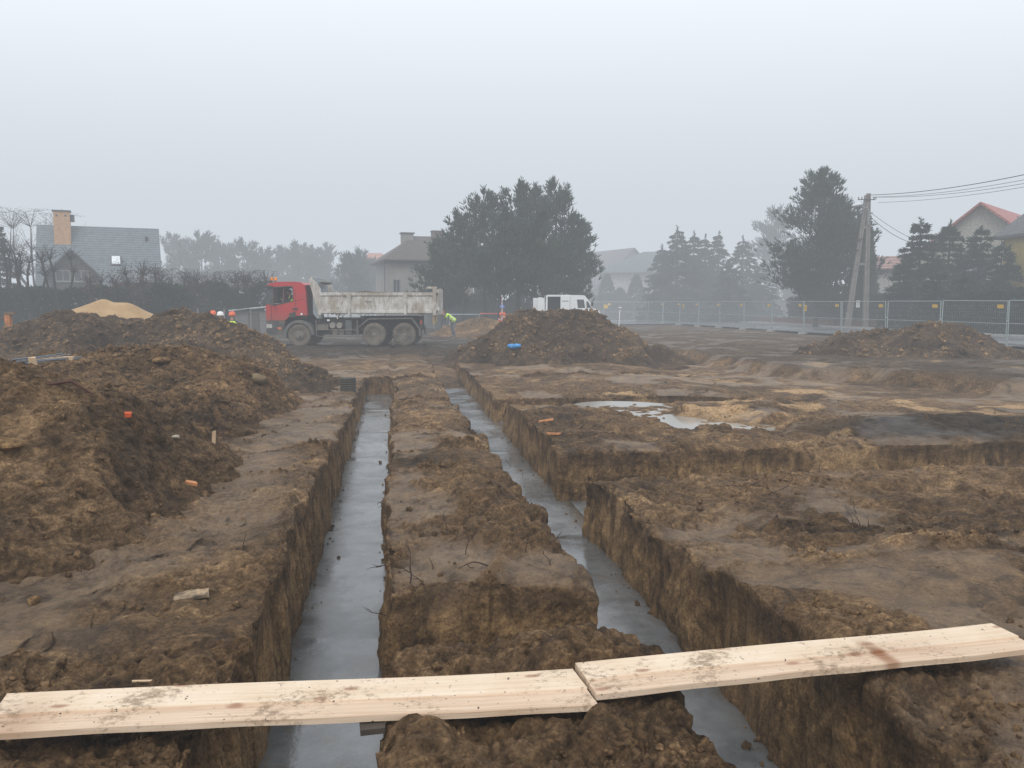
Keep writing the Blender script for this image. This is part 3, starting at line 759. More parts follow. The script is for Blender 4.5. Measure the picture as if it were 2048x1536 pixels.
def spruce(name, label, px, pytop, D, wid, seed, mat='spruce', droop=.25, weep=.4, group=None, z0=-.2, dens=1.0, blunt=0.0):
    rg = random.Random(seed); p = gp(px, D, z0); zt = at(px, pytop, D=D).z; h = zt-z0
    t = empty(name, p, 0); tag(t, label, 'tree', group)
    bb = MB().tube([(0,0,0),(0,0,h*.5),(0,0,h*.97)], [.16*h/8,.1*h/8,.02], 7); C = []; Dr = []; L = []
    levels = int(h*2.6)
    for i in range(levels):
        q = (i+.3*rg.random())/levels; z = h*(.06+.92*q)
        for b in range(rg.randint(5, 7)):
            an = rg.random()*6.28; ln = wid*((1-q)**.8*(1-blunt)+blunt*(1-q**3)+.05)*(.7+.45*rg.random())
            dx, dy = math.cos(an), math.sin(an)
            e = [(0,0,z), (dx*ln*.5, dy*ln*.5, z-droop*ln*.45), (dx*ln, dy*ln, z-droop*ln*.55+.06)]
            bb.tube(e, [.03,.02,.008], 3, False)
            for j in range(int((6+13*ln)*dens)):
                s = rg.random()**.6; sd = max(-.35*ln, min(.35*ln, rg.gauss(0, .16*ln*(1.1-s)+.06)))
                zz = z-droop*ln*.55*min(1, s*1.3)+rg.gauss(0, .05)
                C.append((dx*ln*s-dy*sd, dy*ln*s+dx*sd, zz)); Dr.append((dx*.8-dy*sd*2, dy*.8+dx*sd*2, .12-weep)); L.append(.20+.16*rg.random())
    for k in range(10): C.append((rg.gauss(0,.03), rg.gauss(0,.03), h*(.93+.07*k/10))); Dr.append((rg.gauss(0,.5), rg.gauss(0,.5), .9)); L.append(.22)
    bb.build('trunk', M['bark_dark'], t)
    tri_mesh('crown', np.array(C), np.array(Dr), np.array(L), .22, t, M[mat], 7, .55)
    return t
def bush(name, label, cat, px, pytop, D, wid, dep, seed, mat='thuja', shape='cone', n=1600, group=None, z0=-.2, trunk=True, size=.16):
    rr = np.random.default_rng(seed); p = gp(px, D, z0); h = at(px, pytop, D=D).z-z0
    t = empty(name, p, -PSI); tag(t, label, cat, group)
    if shape == 'box':
        f = rr.random((n, 3)); side = rr.integers(0, 3, n)
        x = (f[:,0]-.5)*wid; y = (f[:,1]-.5)*dep; h = h*(.92+.30*vn(x/1.7+seed, 0*x, 0*x)); z = f[:,2]*h
        y = np.where(side == 0, -dep/2, y); z = np.where(side == 1, h, z); 
        bump = .18*vn(x/.8, y/.8, z/.8+seed); y = y-bump; z = np.clip(z+(z > h*.8)*bump*.9, 0, None); h = float(np.max(h))
        C = np.stack([x, y, z], 1)+rr.normal(size=(n, 3))*.07
        Dr = np.stack([(f[:,0]-.5)*.3, -np.ones(n)*.5, .6+0*x], 1)
    else:
        q = rr.random(n)**.75; a = rr.random(n)*6.283
        if shape == 'cone': pr = (1-q)**.62*(.75+.25*np.clip(q*6, 0, 1))
        else: pr = np.sqrt(np.clip(1-(q*1.05-.1)**2, 0, 1))*(.8+.2*np.clip(q*6, 0, 1))
        s = rr.random(n)**.25; lump = 1+.22*vn(np.cos(a)*2+seed, np.sin(a)*2, q*4)
        C = np.stack([np.cos(a)*wid/2*pr*s*lump, np.sin(a)*dep/2*pr*s*lump, q*h], 1)+rr.normal(size=(n, 3))*.05
        Dr = np.stack([np.cos(a)*.5, np.sin(a)*.5, .8+0*a], 1)
    if trunk and shape != 'box':
        mb = MB()
        if shape == 'box':
            for k in range(max(2, int(wid/1.5))): xx = (k+.5)/max(2, int(wid/1.5))*wid-wid/2; mb.tube([(xx,0,0),(xx+.1,0,h*.5),(xx,.05,h*.85)], [.05,.04,.02], 5)
        else:
            mb.tube([(0,0,0),(0,0,h*.5),(0,0,h*.9)], [.08,.06,.02], 6)
        mb.build('stem' if shape != 'box' else 'stems', M['bark_dark'], t)
    # dark inner mass of shoots
    tri_mesh('foliage', C, Dr, np.full(n, size)*(.8+.6*rr.random(n)), .3, t, M[mat], 7, .8)
    return t
def bare_tree(name, label, px, pytop, D, wid, seed, pollard=True, group=None, leaf=None, z0=-.2, mat='bark_dark', stems=2, fine=1.0):
    rg = random.Random(seed); p = gp(px, D, z0); h = at(px, pytop, D=D).z-z0
    t = empty(name, p, 0); tag(t, label, 'bare tree', group)
    tr = MB(); tw = MB(); ends = []
    base = Vector((0,0,0)); fork = Vector((rg.gauss(0,.1), 0, h*.26))
    tr.tube([base, fork*.5, fork], [.15,.13,.12], 7)
    for s in range(stems+2):
        a = (s/(stems+2))*6.28+rg.random(); r = wid*(.25+.25*rg.random())
        q = [fork, fork+Vector((math.cos(a)*r*.7, math.sin(a)*r*.7, h*.18)), fork+Vector((math.cos(a)*r, math.sin(a)*r, h*.40))]
        q.append(q[-1]+Vector((rg.gauss(0,.12), rg.gauss(0,.12), h*(.14 if pollard else .2))))
        tr.tube(q, [.10,.08,.065,.06 if pollard else .03], 6); ends += [(q[-1], 1.0), (q[2], .7), (q[1], .5)]
    for e, k in ends:
        for j in range(int((12 if pollard else 7)*fine)):
            a = rg.random()*6.28; el = rg.uniform(.2, 1.3); ln = wid*rg.uniform(.12, .42)*k*(1 if pollard else 1.5)
            d = Vector((math.cos(a)*math.cos(el), math.sin(a)*math.cos(el), math.sin(el)))
            e1 = e+d*ln*.5; e2 = e+d*ln+Vector((0,0,-.15*ln*rg.random()+.15*ln)); e2.z = min(e2.z, h)
            tw.tube([e, e1, e2], [.022,.014,.006], 3, False)
            for b in range(3):
                dd = (d+Vector((rg.gauss(0,.5), rg.gauss(0,.5), rg.gauss(.2,.4)))).normalized()*ln*.45; f = e2 if b else e1
                g2 = f+dd; g2.z = min(g2.z, h*1.01); tw.tube([f, g2], [.010,.005], 3, False)
    tr.build('trunk', M[mat], t); tw.build('twigs', M[mat] , t)
    if leaf:
        C = np.array([tuple(e+Vector((rg.gauss(0,.35), rg.gauss(0,.35), rg.gauss(.15,.3)))) for e, k in ends for _ in range(leaf)])
        tri_mesh('withered_leaves', C, np.tile([0,0,.4], (len(C), 1)).astype(float), np.full(len(C), .09), .5, t, M['rust_leaf'], 4, 1)
    return t
# left pines behind the houses
GP = 'pines in the mist behind the truck'
LP = [(352,478,84,2.6),(405,474,82,3.0),(446,494,84,2.2),(490,490,82,3.0),(528,508,84,2.4),(565,502,86,2.3),(598,496,84,2.5),(630,506,84,2.2),(655,500,86,2.2),(700,518,82,2.2),(722,512,84,2.0),(745,528,86,1.8)]
WHERE = ['pine tree just right of the grey roofed house, leftmost of the misty row','broad misty pine with twin tops, second from the grey roofed house','narrow misty pine between two broader ones left of the truck cab','broad misty pine above the clipped bare hedge trees','low misty pine directly above the truck roof beacons','misty pine behind the red truck cab','misty pine above the gap between cab and tipper body','misty pine rising above the front of the tipper body','narrow misty pine over the front third of the tipper body','dark low pine just left of the orange roofed house','slim pine partly covering the orange roofed house','small pine between the orange roof and the grey rendered house']
for i, (px, py, D, w) in enumerate(LP):
    pine('pine_tree', WHERE[i], px, py, D+(8 if px < 690 else 0), w*(1.35 if px < 690 else 1), 100+i, .12, 1.0, group=GP)
GC = 'tall pines of the central clump'
CP = [(885,490,61,2.6),(925,440,60,3.0),(970,394,61,3.2),(1036,372,60,3.0),(1068,385,63,2.8),(1112,374,61,3.2),(1150,440,62,2.5),(1000,430,57,3.0),(1085,440,57,3.0)]
WC = ['lowest leftmost pine of the central clump, in front of the rendered house','second pine from the left in the central clump','pine forming the left shoulder of the central clump','pine with the highest top in the central clump','slender pine behind the two highest tops of the clump','pine with the right hand high top of the clump','low spreading pine at the right edge of the clump above the van','front pine in the left half of the clump','front pine in the right half of the clump']
for i, (px, py, D, w) in enumerate(CP):
    pine('pine_tree', WC[i], px, py, D, w*.93, 200+i, .26, 1.12, group=GC)
pine('pine_tree', 'tall pine standing left of the utility pole, tallest tree in view', 1632, 352, 63, 3.9, 300, .12, 1.8)
pine('pine_tree', 'shorter pine tucked against the right flank of the tallest tree', 1672, 408, 64, 3.1, 301, .12, 1.6)
pine('pine_tree', 'pale hazy pine farther back, left of the tallest tree', 1553, 425, 92, 4.2, 302, .16, 1.1)
bush('cypress_tree', 'dark narrow cypress right behind the utility pole', 'tree', 1724, 428, 68, 2.6, 2.6, 5, 'spruce', 'cone', 5200, size=.24)
GS = 'spruces right of the pole'
for i, (px, py, D, w, lb) in enumerate([(1835,437,46,1.9,'layered spruce with flat sweeping branches, leftmost beside the utility pole'),(1893,442,47,1.9,'second layered spruce, below the ridge of the red roof at its left end'),(1955,452,46,1.9,'dark spruce directly in front of the red roofed gable'),(1998,484,44,1.6,'dark spruce touching the wall of the yellow house'),(1805,520,45,1.3,'low spruce at the left foot of the layered spruces'),(1870,540,42,1.7,'short bushy spruce in front, behind the second mesh panel from the right'),(1925,548,41,1.8,'short dark spruce in front of the red roofed house'),(1985,572,40,1.7,'short dark spruce by the right end of the fence')]):
    spruce('spruce_tree', lb, px, py, D*1.23, w*1.32, 400+i, droop=.28, weep=.15, group=GS, dens=1.25, blunt=.12)
spruce('spruce_tree', 'green young conifer at the right edge in front of the yellow house', 2046, 585, 46, 1.5, 409, droop=.2, weep=.1, dens=1.3)
GW = 'misty spruces in the garden beyond the fence'
for i, (px, py, D, w, lb) in enumerate([(1352,452,68,2.5,'weeping spruce with drooping top, tallest and leftmost of the misty garden spruces'),(1385,463,69,1.9,'weeping spruce just right of the tallest garden one'),(1408,470,70,1.7,'slender spruce in the middle of the misty garden group'),(1434,463,70,1.9,'spruce with a knobbly top in the right half of the garden group'),(1483,472,70,2.3,'separate pointed spruce right of the garden group'),(1322,490,69,1.7,'drooping spruce at the left flank of the garden group, by the green grey roof'),(1455,520,66,2.2,'low spruce filling the gap before the separate pointed one'),(1520,530,68,2.0,'low misty spruce beside the tallest pine')]):
    spruce('spruce_tree', lb, px, py, D+13, w*1.34, 500+i, droop=.5, weep=.8, group=GW, dens=.95, blunt=.42)
for i, (px, py, D, w, lb) in enumerate([(1213,550,89,3.3,'rounded thuja bush in front of the brown roofed house, right of the van'),(1272,552,88,3.2,'cone shaped thuja in front of the green grey roofed house'),(1240,578,90,3.0,'low thuja between the two garden thujas')]):
    bush('thuja', lb, 'shrub', px, py, D, w, w, 600+i, 'thuja', 'cone', 1500, 'thujas beyond the fence')
# hedges
def fpos(n):   # fence post n, counted from the right
    Dn = 35+4.05*n; Xl = 20.93-.72*n
    return Vector((Xl*math.cos(PSI)+Dn*math.sin(PSI), -Xl*math.sin(PSI)+Dn*math.cos(PSI), -.17))
fd = (fpos(1)-fpos(0)); fl_ = fd.length; fd.normalize(); fn = Vector((fd.y, -fd.x, 0))
for k, (n0, L_, hh, mt, lb) in enumerate([(7.1, 16, 603, 'hedge', 'dark clipped hedge across the road above the red brick wall'),
        (3.2, 15, 600, 'hedge', 'brownish dark hedge across the road behind the utility pole'), (-.6, 16, 602, 'hedge', 'dark hedge across the road at the right edge, behind the low heap')]):
    h_ = bush('hedge', lb, 'hedge', 1355, hh, 60, L_, 1.8, 620+k, mt, 'box', 7500, size=.24)
    h_.location = fpos(n0)+fn*11.2; h_.location.z = -.1; h_.rotation_euler = (0, 0, math.atan2(fd.y, fd.x)+math.pi)
bush('hedge', 'farthest dark hedge across the road, behind the surveying tripod', 'hedge', 1352, 598, 93, 34, 1.8, 619, 'thuja', 'box', 8000, size=.28)
bush('hedge', 'dark evergreen hedge along the left edge behind the sand pile', 'hedge', 110, 590, 50, 16, 1.6, 623, 'thuja', 'box', 9000, size=.22)
bush('hedge', 'dark overgrown hedge between the sand pile and the red truck', 'hedge', 385, 582, 56, 9.5, 1.6, 624, 'hedge', 'box', 6500, size=.22)
bush('hedge', 'dark bushes in the shade under the central clump of pines', 'hedge', 965, 598, 69, 9, 1.5, 625, 'thuja', 'box', 4500, size=.22)
# bare trees at the left
for i, (px, py, D, w, po, st, lf, lb) in enumerate([
    (10,470,50,2.0,True,2,14,'pollarded bare tree with a russet twig cluster at the left edge'),
    (60,490,48,2.3,True,2,0,'pollarded bare tree with twin upright limbs in front of the roof corner'),
    (118,480,49,1.8,True,1,0,'pollarded bare tree with one thick limb in front of the dormer'),
    (190,538,48,1.1,True,1,18,'short stump like bare tree at the right side of the dormer'),
    (240,545,49,1.6,True,1,14,'bare tree with an arching limb below the roof window'),
    (290,520,49,1.8,True,2,30,'bare tree with reddish leftover leaves at the right end of the grey roof'),
    (75,425,72,5.5,False,3,0,'tall pale leafless tree behind the grey roofed house, left of the chimney'),
    (350,538,55,2.7,True,3,26,'clipped flat topped bare tree right of the grey roofed house'),
    (398,545,55,2.5,True,3,20,'clipped flat topped bare tree above the workers in helmets'),
    (478,544,56,2.4,True,3,20,'clipped flat topped bare tree behind the truck beacons, thick trunk'),
    (515,542,56,2.6,True,3,20,'clipped flat topped bare tree with arching branch beside the truck windscreen')]):
    bare_tree('bare_tree', lb, px, py, D, w, 700+i, po, 'bare trees in front of the grey roofed house' if i < 6 else None, lf, mat='bark_dark', stems=st, fine=1.6 if po else 2.2)
spruce('spruce_tree', 'hazy spruce top cut by the left edge of the photo', 2, 445, 62, 1.8, 720, droop=.3, weep=.2)

# ------------------------------------------------------------------ houses
def roofmat(name, c, rows=9.0, rough=.7, c2=None):
    t = NT(name)
    w = t.n('ShaderNodeTexWave', wave_type='BANDS', bands_direction='Z', wave_profile='SAW'); w.inputs['Scale'].default_value = rows/10.5
    w.inputs['Distortion'].default_value = .3; t.l(t.co, w.inputs['Vector'])
    n = t.noise(3, 5)
    t.set(Base_Color=t.mix(1.0, t.ramp(n, [(.3, tuple(x*.8 for x in c)), (.7, tuple(x*1.2 for x in c))]), t.ramp(w.outputs[0], [(0, .35), (.35, 1), (1, 1.15)]), 'MULTIPLY'), Roughness=rough, Normal=t.bump(w.outputs[0], .5, .05))
    return t.m
RM = {'grey': roofmat('slate_blue_roof_tiles', (.125,.155,.175), 17), 'brown': roofmat('brown_roof_tiles', (.075,.062,.055), 14), 'orange': roofmat('orange_roof_tiles', (.48,.17,.085), 14), 'haze': roofmat('mauve_brown_roof_tiles', (.11,.085,.085), 14), 'green': roofmat('grey_green_roof', (.075,.095,.095), 12), 'red': roofmat('red_roof_tiles', (.36,.12,.10), 14), 'mossy': roofmat('weathered_grey_roof_tiles', (.12,.12,.125), 20)}
glass = simple('window_glass', (.03,.035,.04), .12, .2, 2, spec=.8)
wframe = simple('white_window_frame', (.6,.61,.62), .5, .05)
def window(parent, c, w, h, face, mat=wframe, name='window', depth=.06):
    """face: 'y-' or 'x-' normal direction; c centre on the wall"""
    mb = MB(); t = .07
    def bx(a, b, ww, hh, off, dp):
        if face == 'y-': return ((c[0]+a, c[1]-off, c[2]+b), (ww, dp, hh))
        return ((c[0]-off if face == 'x-' else c[0]+off, c[1]+a, c[2]+b), (dp, ww, hh))
    for a, b, ww, hh in ((0, h/2, w+t, t), (0, -h/2, w+t, t), (-w/2, 0, t, h-t), (w/2, 0, t, h-t), (0, 0, t*.8, h-t)):
        mb.box(*bx(a, b, ww, hh, .02, depth))
    o = mb.build(name, mat, parent)
    MB().box(*bx(0, 0, w-.02, h-.02, .005, .02)).build('pane', glass, o)
    MB().box(*bx(0, -h/2-.06, w+.2, .05, .05, .14)).build('sill', mat, o)
    return o
def gable_house(name, label, loc, rz, L, W, he, hr, wallm, roofm, over=.4, hip=0.0, gables=True, thick=.18):
    """ridge along local x; origin at base centre"""
    t = empty(name, loc, rz); tag(t, label, 'house')
    mb = MB(); mb.b2((-L/2,-W/2,0), (L/2,W/2,he))
    if hip == 0: mb.prism([(-W/2, he+.002),(W/2, he+.002),(0, hr-.05)], -L/2, L/2, 'x')
    mb.build('wall', wallm, t)
    rb = MB(); ex, ey = L/2+over, W/2+over; ze = he-over*(hr-he)/(W/2)+.10; rx = L/2+over-hip
    top = [(-ex,-ey,ze),(ex,-ey,ze),(ex,ey,ze),(-ex,ey,ze),(-rx,0,hr+.1),(rx,0,hr+.1)]
    bot = [(a, b, c-thick) for a, b, c in top]
    rb.add(top+bot, [(0,1,5,4),(2,3,4,5),(6,10,11,7),(8,11,10,9),(0,6,7,1),(2,8,9,3),(1,7,8,2) if hip else (1,7,11,5),(3,9,6,0) if hip else (0,4,10,6)]+([(1,2,5),(3,0,4),(7,11,8),(9,10,6)] if hip else [(2,5,11,8),(3,9,10,4)]))
    r = rb.build('roof', roofm, t)
    gt = MB(); gt.tube([(-ex,-ey-.06,ze-.1),(ex,-ey-.06,ze-.1)], .06, 6); gt.tube([(-ex+.1,-ey+.3,ze-.2),(-ex+.1,-ey+.32,.1)], .04, 6); gt.build('gutter', simple('dark_gutter', (.04,.04,.045), .5), t)
    return t, r
# left grey-roofed house with dormer
w1 = simple('cream_render', (.50,.46,.40), .9, .12, 2)
D1 = 68.0; s1 = D1/F
pl = gp(85, D1); pr = gp(326, D1); L1 = (pr-pl).length
zr = at(200, 456, D=D1).z; ze = at(200, 575, D=D1-3.2).z
c1 = gp(206, D1, -.2); W1 = 7.4; he1 = ze+.2; hr1 = zr+.2
HZ = -PSI+.43
h1, r1 = gable_house('house', 'house with a large blue grey tiled roof, dormer and orange brick chimney at the left', c1, HZ, L1*.9-.9, W1, he1, hr1, w1, RM['grey'], .45)
slope1 = (hr1-he1)/(W1/2)
brk = simple('orange_brick', (.46,.27,.14), .9, .2, 7, bump=.3)
def roofpt(px, py, D0=D1):  # local coordinates on the front roof slope for a pixel
    for k in range(200):
        P = at(px, py, D=D1-6+8*k/199); zl = P.z+.2; loc = Matrix.Rotation(-HZ, 4, 'Z') @ (P-c1); yl = loc.y
        if zl <= he1+slope1*(yl+W1/2)+.1 and yl > -W1/2:
            loc = Matrix.Rotation(-HZ, 4, 'Z') @ (P-c1); return loc.x, loc.y, zl
    loc = Matrix.Rotation(-HZ, 4, 'Z') @ (at(px, py, D=D1)-c1); return loc.x, 0, at(px, py, D=D1).z+.2
cx, cy, cz = roofpt(126, 468)
mb = MB(); mb.b2((cx-.58, -1.2, hr1-1.5), (cx+.58, -.3, hr1+1.1)); ch = mb.build('chimney', brk, r1)
MB().b2((cx-.66,-1.28,hr1+1.1),(cx+.66,-.22,hr1+1.2)).build('chimney_cap', simple('dark_cap', (.06,.06,.065)), ch)
MB().b2((cx-.42,-1.215,hr1+.70),(cx-.27,-1.19,hr1+.86)).build('vent_hole', glass, ch); MB().b2((cx+.2,-1.215,hr1+.70),(cx+.35,-1.19,hr1+.86)).build('vent_hole', glass, ch)
MB().tube([(cx+.72,-.7,hr1+.35),(cx+.72,-.68,hr1+.9)], .16, 8).build('satellite_dish', simple('dark_dish', (.08,.08,.09)), r1)
# dormer
dx, dy, dz = roofpt(146, 545)
dm = MB(); ww = 1.45; zb = dz-.55; ztp = at(145, 500, D=D1-2.4).z+.2
yf = dy-1.2
dm.prism([(dx-ww, zb-.9),(dx+ww, zb-.9),(dx+ww, zb+.75),(dx, ztp-.12),(dx-ww, zb+.75)], yf, yf+3.2, 'y'); dmo = dm.build('dormer', simple('dark_timber_cladding', (.05,.042,.04), .8), h1)
rb = MB()
for sgn in (-1, 1):
    rb.add([(dx, yf-.5, ztp), (dx, yf+3.3, ztp), (dx+sgn*(ww+.45), yf+3.3, zb+.38), (dx+sgn*(ww+.45), yf-.5, zb+.38), (dx, yf-.5, ztp-.15), (dx, yf+3.3, ztp-.15), (dx+sgn*(ww+.45), yf+3.3, zb+.23), (dx+sgn*(ww+.45), yf-.5, zb+.23)], [(0,1,2,3),(4,5,6,7),(0,3,7,4),(3,2,6,7),(1,2,6,5),(0,1,5,4)])
rb.build('dormer_roof', simple('dormer_tiles', (.07,.08,.09)), dmo)
for sx in (-.62, .62): window(dmo, (dx+sx, yf, zb+.25), .95, .8, 'y-', simple('pale_dormer_frame', (.20,.21,.2)))
kx, ky, kz = roofpt(232, 523)
nt = Matrix.Rotation(math.atan(slope1), 3, 'X')
sk = MB(); sk.box((kx, ky-.02, kz+.06), (.75, .95, .1), 0, nt); sko = sk.build('roof_window', simple('dark_frame', (.07,.07,.08)), r1)
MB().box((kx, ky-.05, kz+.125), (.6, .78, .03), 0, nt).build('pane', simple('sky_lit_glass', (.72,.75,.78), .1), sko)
vx, vy, vz = roofpt(293, 482)
MB().tube([(vx,vy,vz-.2),(vx,vy,vz+.35)], .11, 8).build('vent_pipe', M['black'], r1)
# orange-roofed distant house
wg = simple('pale_grey_render', (.36,.36,.35), .9, .1, 2)
h2, r2 = gable_house('house', 'distant house with an orange tiled roof between the pines, left of the grey rendered house', gp(752, 96), -PSI+.15, 6.6, 7.0, 5.2, at(750, 508, D=96).z+.2, wg, RM['orange'], .35, hip=2.9)
for sx in (-1.8, .3): window(h2, (sx, -3.5, 2.6), 1.2, 1.4, 'y-')
# grey rendered house, hipped roof, two chimneys
wr = simple('grey_rendered_wall', (.25,.235,.215), .95, .10, 1.2)
D3 = 74
zev = at(800, 520, D=D3-4).z; zrg = at(860, 473, D=D3+0).z
c3_ = gp(866, D3, -.2)
h3, r3 = gable_house('house', 'two storey grey rendered house with a brown hipped roof and two chimneys behind the truck', c3_, -PSI+.30, 9.0, 8.0, zev+.35, zrg+.1, wr, RM['brown'], .5, hip=3.3)
window(h3, (1.0, -4.0, 3.35), 1.0, 1.55, 'y-'); window(h3, (3.2, -4.0, 3.35), 1.0, 1.55, 'y-')
window(h3, (-3.9, -4.0, 3.0), .55, 1.7, 'y-', simple('dull_frame', (.2,.2,.21)))
cb = simple('grey_plastered_chimney', (.22,.205,.19), .9, .2, 6)
zc3 = at(817, 468, D=D3-1).z+.2
xq = -2.35; mb = MB(); mb.b2((xq-.5,-.9,zc3-2.2),(xq+.5,-.1,zc3)); cho = mb.build('chimney', cb, r3); MB().b2((xq-.6,-1,zc3),(xq+.6,0,zc3+.09)).build('chimney_cap', simple('dark_cap2', (.05,.05,.055)), cho)
xq = .45; zc = zrg+.2; mb = MB(); mb.b2((xq-.5,-.4,zc-.6),(xq+.5,.4,zc+.42)); cho = mb.build('chimney', simple('dull_brick', (.12,.08,.07), .9), r3); MB().b2((xq-.56,-.46,zc+.42),(xq+.56,.46,zc+.5)).build('chimney_cap', simple('dark_cap2', (.05,.05,.055)), cho)
# brown-roofed house (gable facing us), right of the pines
D4 = 104
h4, r4 = gable_house('house', 'pale misty house with a steep mauve brown roof above the white van', gp(1197, D4+3), -PSI+math.pi/2+.45, 15, 9.9, 3.9, at(1238, 503, D=D4).z+.3, simple('pale_wall', (.42,.41,.40), .9), RM['haze'], .6)
window(h4, (-7.5, -1.3, 4.2), 1.2, 1.6, 'x-'); window(h4, (-7.5, 1.6, 4.2), 1.2, 1.6, 'x-')
h5, r5 = gable_house('house', 'pale house with a low pitched green grey hipped roof, half hidden by the misty spruces', gp(1320, 99), -PSI-.35, 12, 10.5, at(1290, 540, D=94).z+.2, at(1310, 508, D=99).z+.4, simple('pinkish_wall', (.40,.35,.33), .9), RM['green'], .7, hip=4.6)
# low red roof between pole and spruces
h6, r6 = gable_house('house', 'low distant house with a faded red roof seen between the cypress and the layered spruces', gp(1800, 72), -PSI-.5, 6.5, 6, at(1775, 536, D=70).z+.2, at(1775, 514, D=72).z+.2, simple('pale_wall', (.42,.41,.40), .9), roofmat('faded_red_roof', (.27,.145,.125), 12), .4, hip=1.5)
window(h6, (-2.2, -3.0, 2.0), .9, 1.2, 'y-')
# red-roofed gable house
D7 = 67
apx = at(1943, 409, D=D7-4); hr7 = apx.z+.2
h7, r7 = gable_house('house', 'house with a bright red tiled roof and pale gable behind the layered spruces', gp(1996, D7), -PSI+math.pi*.5-.95+.2, 12.3, 10.1, hr7-4.1, hr7, simple('grey_cream_wall', (.34,.33,.29), .9), RM['red'], .7)
sl7 = math.atan(4.1/5.05); nt7 = Matrix.Rotation(sl7, 3, 'X')
sk = MB(); sk.box((1.9, -1.1, hr7-.78), (.9, 1.1, .12), 0, nt7); sko = sk.build('roof_window', simple('dark_frame', (.07,.07,.08)), r7)
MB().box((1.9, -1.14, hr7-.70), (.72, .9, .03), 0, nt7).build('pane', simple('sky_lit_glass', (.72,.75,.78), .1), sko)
window(h7, (-6.15, 0, 4.2), 1.1, 1.5, 'x-')
# yellow house at the right edge
D8 = 50
yl = gp(2034, D8-1, -.2)
h8, r8 = gable_house('house', 'yellow rendered house with a weathered grey roof cut by the right edge', gp(2206, D8+2, -.2), -PSI-.02, 8.0, 8.4, at(2030, 445, D=D8-1).z+.3, at(2048, 380, D=D8+2).z+1.5, simple('yellow_render', (.55,.42,.11), .9, .1, 3), RM['mossy'], .55, hip=3.0)
window(h8, (-2.2, -4.2, 4.6), 1.0, 1.2, 'y-')

# small shed and low garage behind
sh = empty('shed', gp(512, 52, -.2), -PSI); tag(sh, 'small grey garden shed with a pale sloping roof edge left of the truck cab', 'shed')
MB().b2((-1.0,-1,0),(1.2,1,1.45)).build('wall', simple('shed_wall', (.16,.15,.15), .9, .2), sh)
mb = MB(); mb.add([(-1.3,-1.3,1.50),(1.5,-1.3,1.78),(1.5,1.3,1.78),(-1.3,1.3,1.50),(-1.3,-1.3,1.42),(1.5,-1.3,1.70),(1.5,1.3,1.70),(-1.3,1.3,1.42)], [(0,1,2,3),(7,6,5,4),(0,4,5,1),(1,5,6,2),(2,6,7,3),(3,7,4,0)]); mb.build('roof', simple('shed_roof', (.45,.47,.48), .5), sh)
MB().b2((-.2,-1.03,0),(.5,-1.005,1.3)).build('door', simple('shed_door', (.07,.065,.06)), sh)
gw = empty('concrete_wall', gp(925, 62, -.2), -PSI); tag(gw, 'low grey concrete garden wall with pillars under the central pines', 'wall')
MB().b2((-4.2,-.08,0),(4.2,.08,2.15)).build('panel', simple('grey_concrete_panel', (.14,.145,.14), .95, .2, 2), gw)
for k in range(5): MB().b2((-4.35+k*2.1,-.16,0),(-4.1+k*2.1,-.085,2.3)).build('pillar', simple('grey_concrete_pillar', (.2,.2,.19), .95), gw)

# ------------------------------------------------------------------ road, kerb and low brick wall beyond the fence
def fpos(n):   # fence post n, counted from the right
    Dn = 35+4.05*n; Xl = 20.93-.72*n
    return Vector((Xl*math.cos(PSI)+Dn*math.sin(PSI), -Xl*math.sin(PSI)+Dn*math.cos(PSI), -.17))
fd = (fpos(1)-fpos(0)); fl_ = fd.length; fd.normalize(); fn = Vector((fd.y, -fd.x, 0))   # fn points away from the site
A0 = fpos(-8); B0 = fpos(14)
def strip(name, off0, off1, z, mat, a=A0, b=B0):
    mb = MB(); n = 60
    vs = []
    for i in range(n+1):
        p = a+(b-a)*i/n; vs += [tuple((p+fn*off0).xy)+(z,), tuple((p+fn*off1).xy)+(z,)]
    mb.add(vs, [(2*i, 2*i+1, 2*i+3, 2*i+2) for i in range(n)]); o = mb.build(name, mat); o.data.polygons[0].normal
    tag(o, kind='structure'); return o
t = NT('wet_asphalt'); t.set(Base_Color=t.ramp(t.noise(1.2, 6, .6), [(.3, (.10,.105,.115)), (.7, (.165,.17,.18))]), Roughness=t.ramp(t.noise(.4, 4), [(.4, .18), (.6, .42)]), Normal=t.bump(t.noise(40, 3), .2, .01)); M['asphalt'] = t.m
strip('road', .15, 7.2, -.085, M['asphalt'])
rp = MB(); q4 = [gp(1120,69,-.092), gp(1345,72,-.092), gp(1400,91,-.092), gp(1120,91,-.092)]; rp.add([tuple(q) for q in q4], [(0,1,2,3)]); tag(rp.build('road', M['asphalt']), kind='structure')
strip('pavement', 7.4, 9.2, .0, simple('paving', (.20,.19,.185), .8, .15, 3))
kb = MB(); a, b = A0+fn*7.3, B0+fn*7.3; c = (a+b)/2; kb.box((c.x, c.y, -.05), ((b-a).length, .18, .13), math.atan2(fd.y, fd.x)); tag(kb.build('kerb', simple('kerb_stone', (.3,.3,.29), .85)), kind='structure')
bw = empty('brick_wall', fpos(8)+fn*9.6, math.atan2(fd.y, fd.x)); tag(bw, 'low reddish brick garden wall on the far side of the road, below the dark hedge', 'wall')
rbk = simple('red_brown_brick', (.15,.062,.045), .9, .3, 5, bump=.3)
MB().b2((-19,-.12,0),(19,.12,.55)).build('wall', rbk, bw)
MB().b2((-19,-.17,.55),(19,.17,.62)).build('coping', simple('coping', (.16,.12,.11), .8), bw)
for k in range(9): MB().b2((-18.6+k*4.5,-.2,.0),(-18.2+k*4.5,-.125,.75)).build('pillar', rbk, bw)

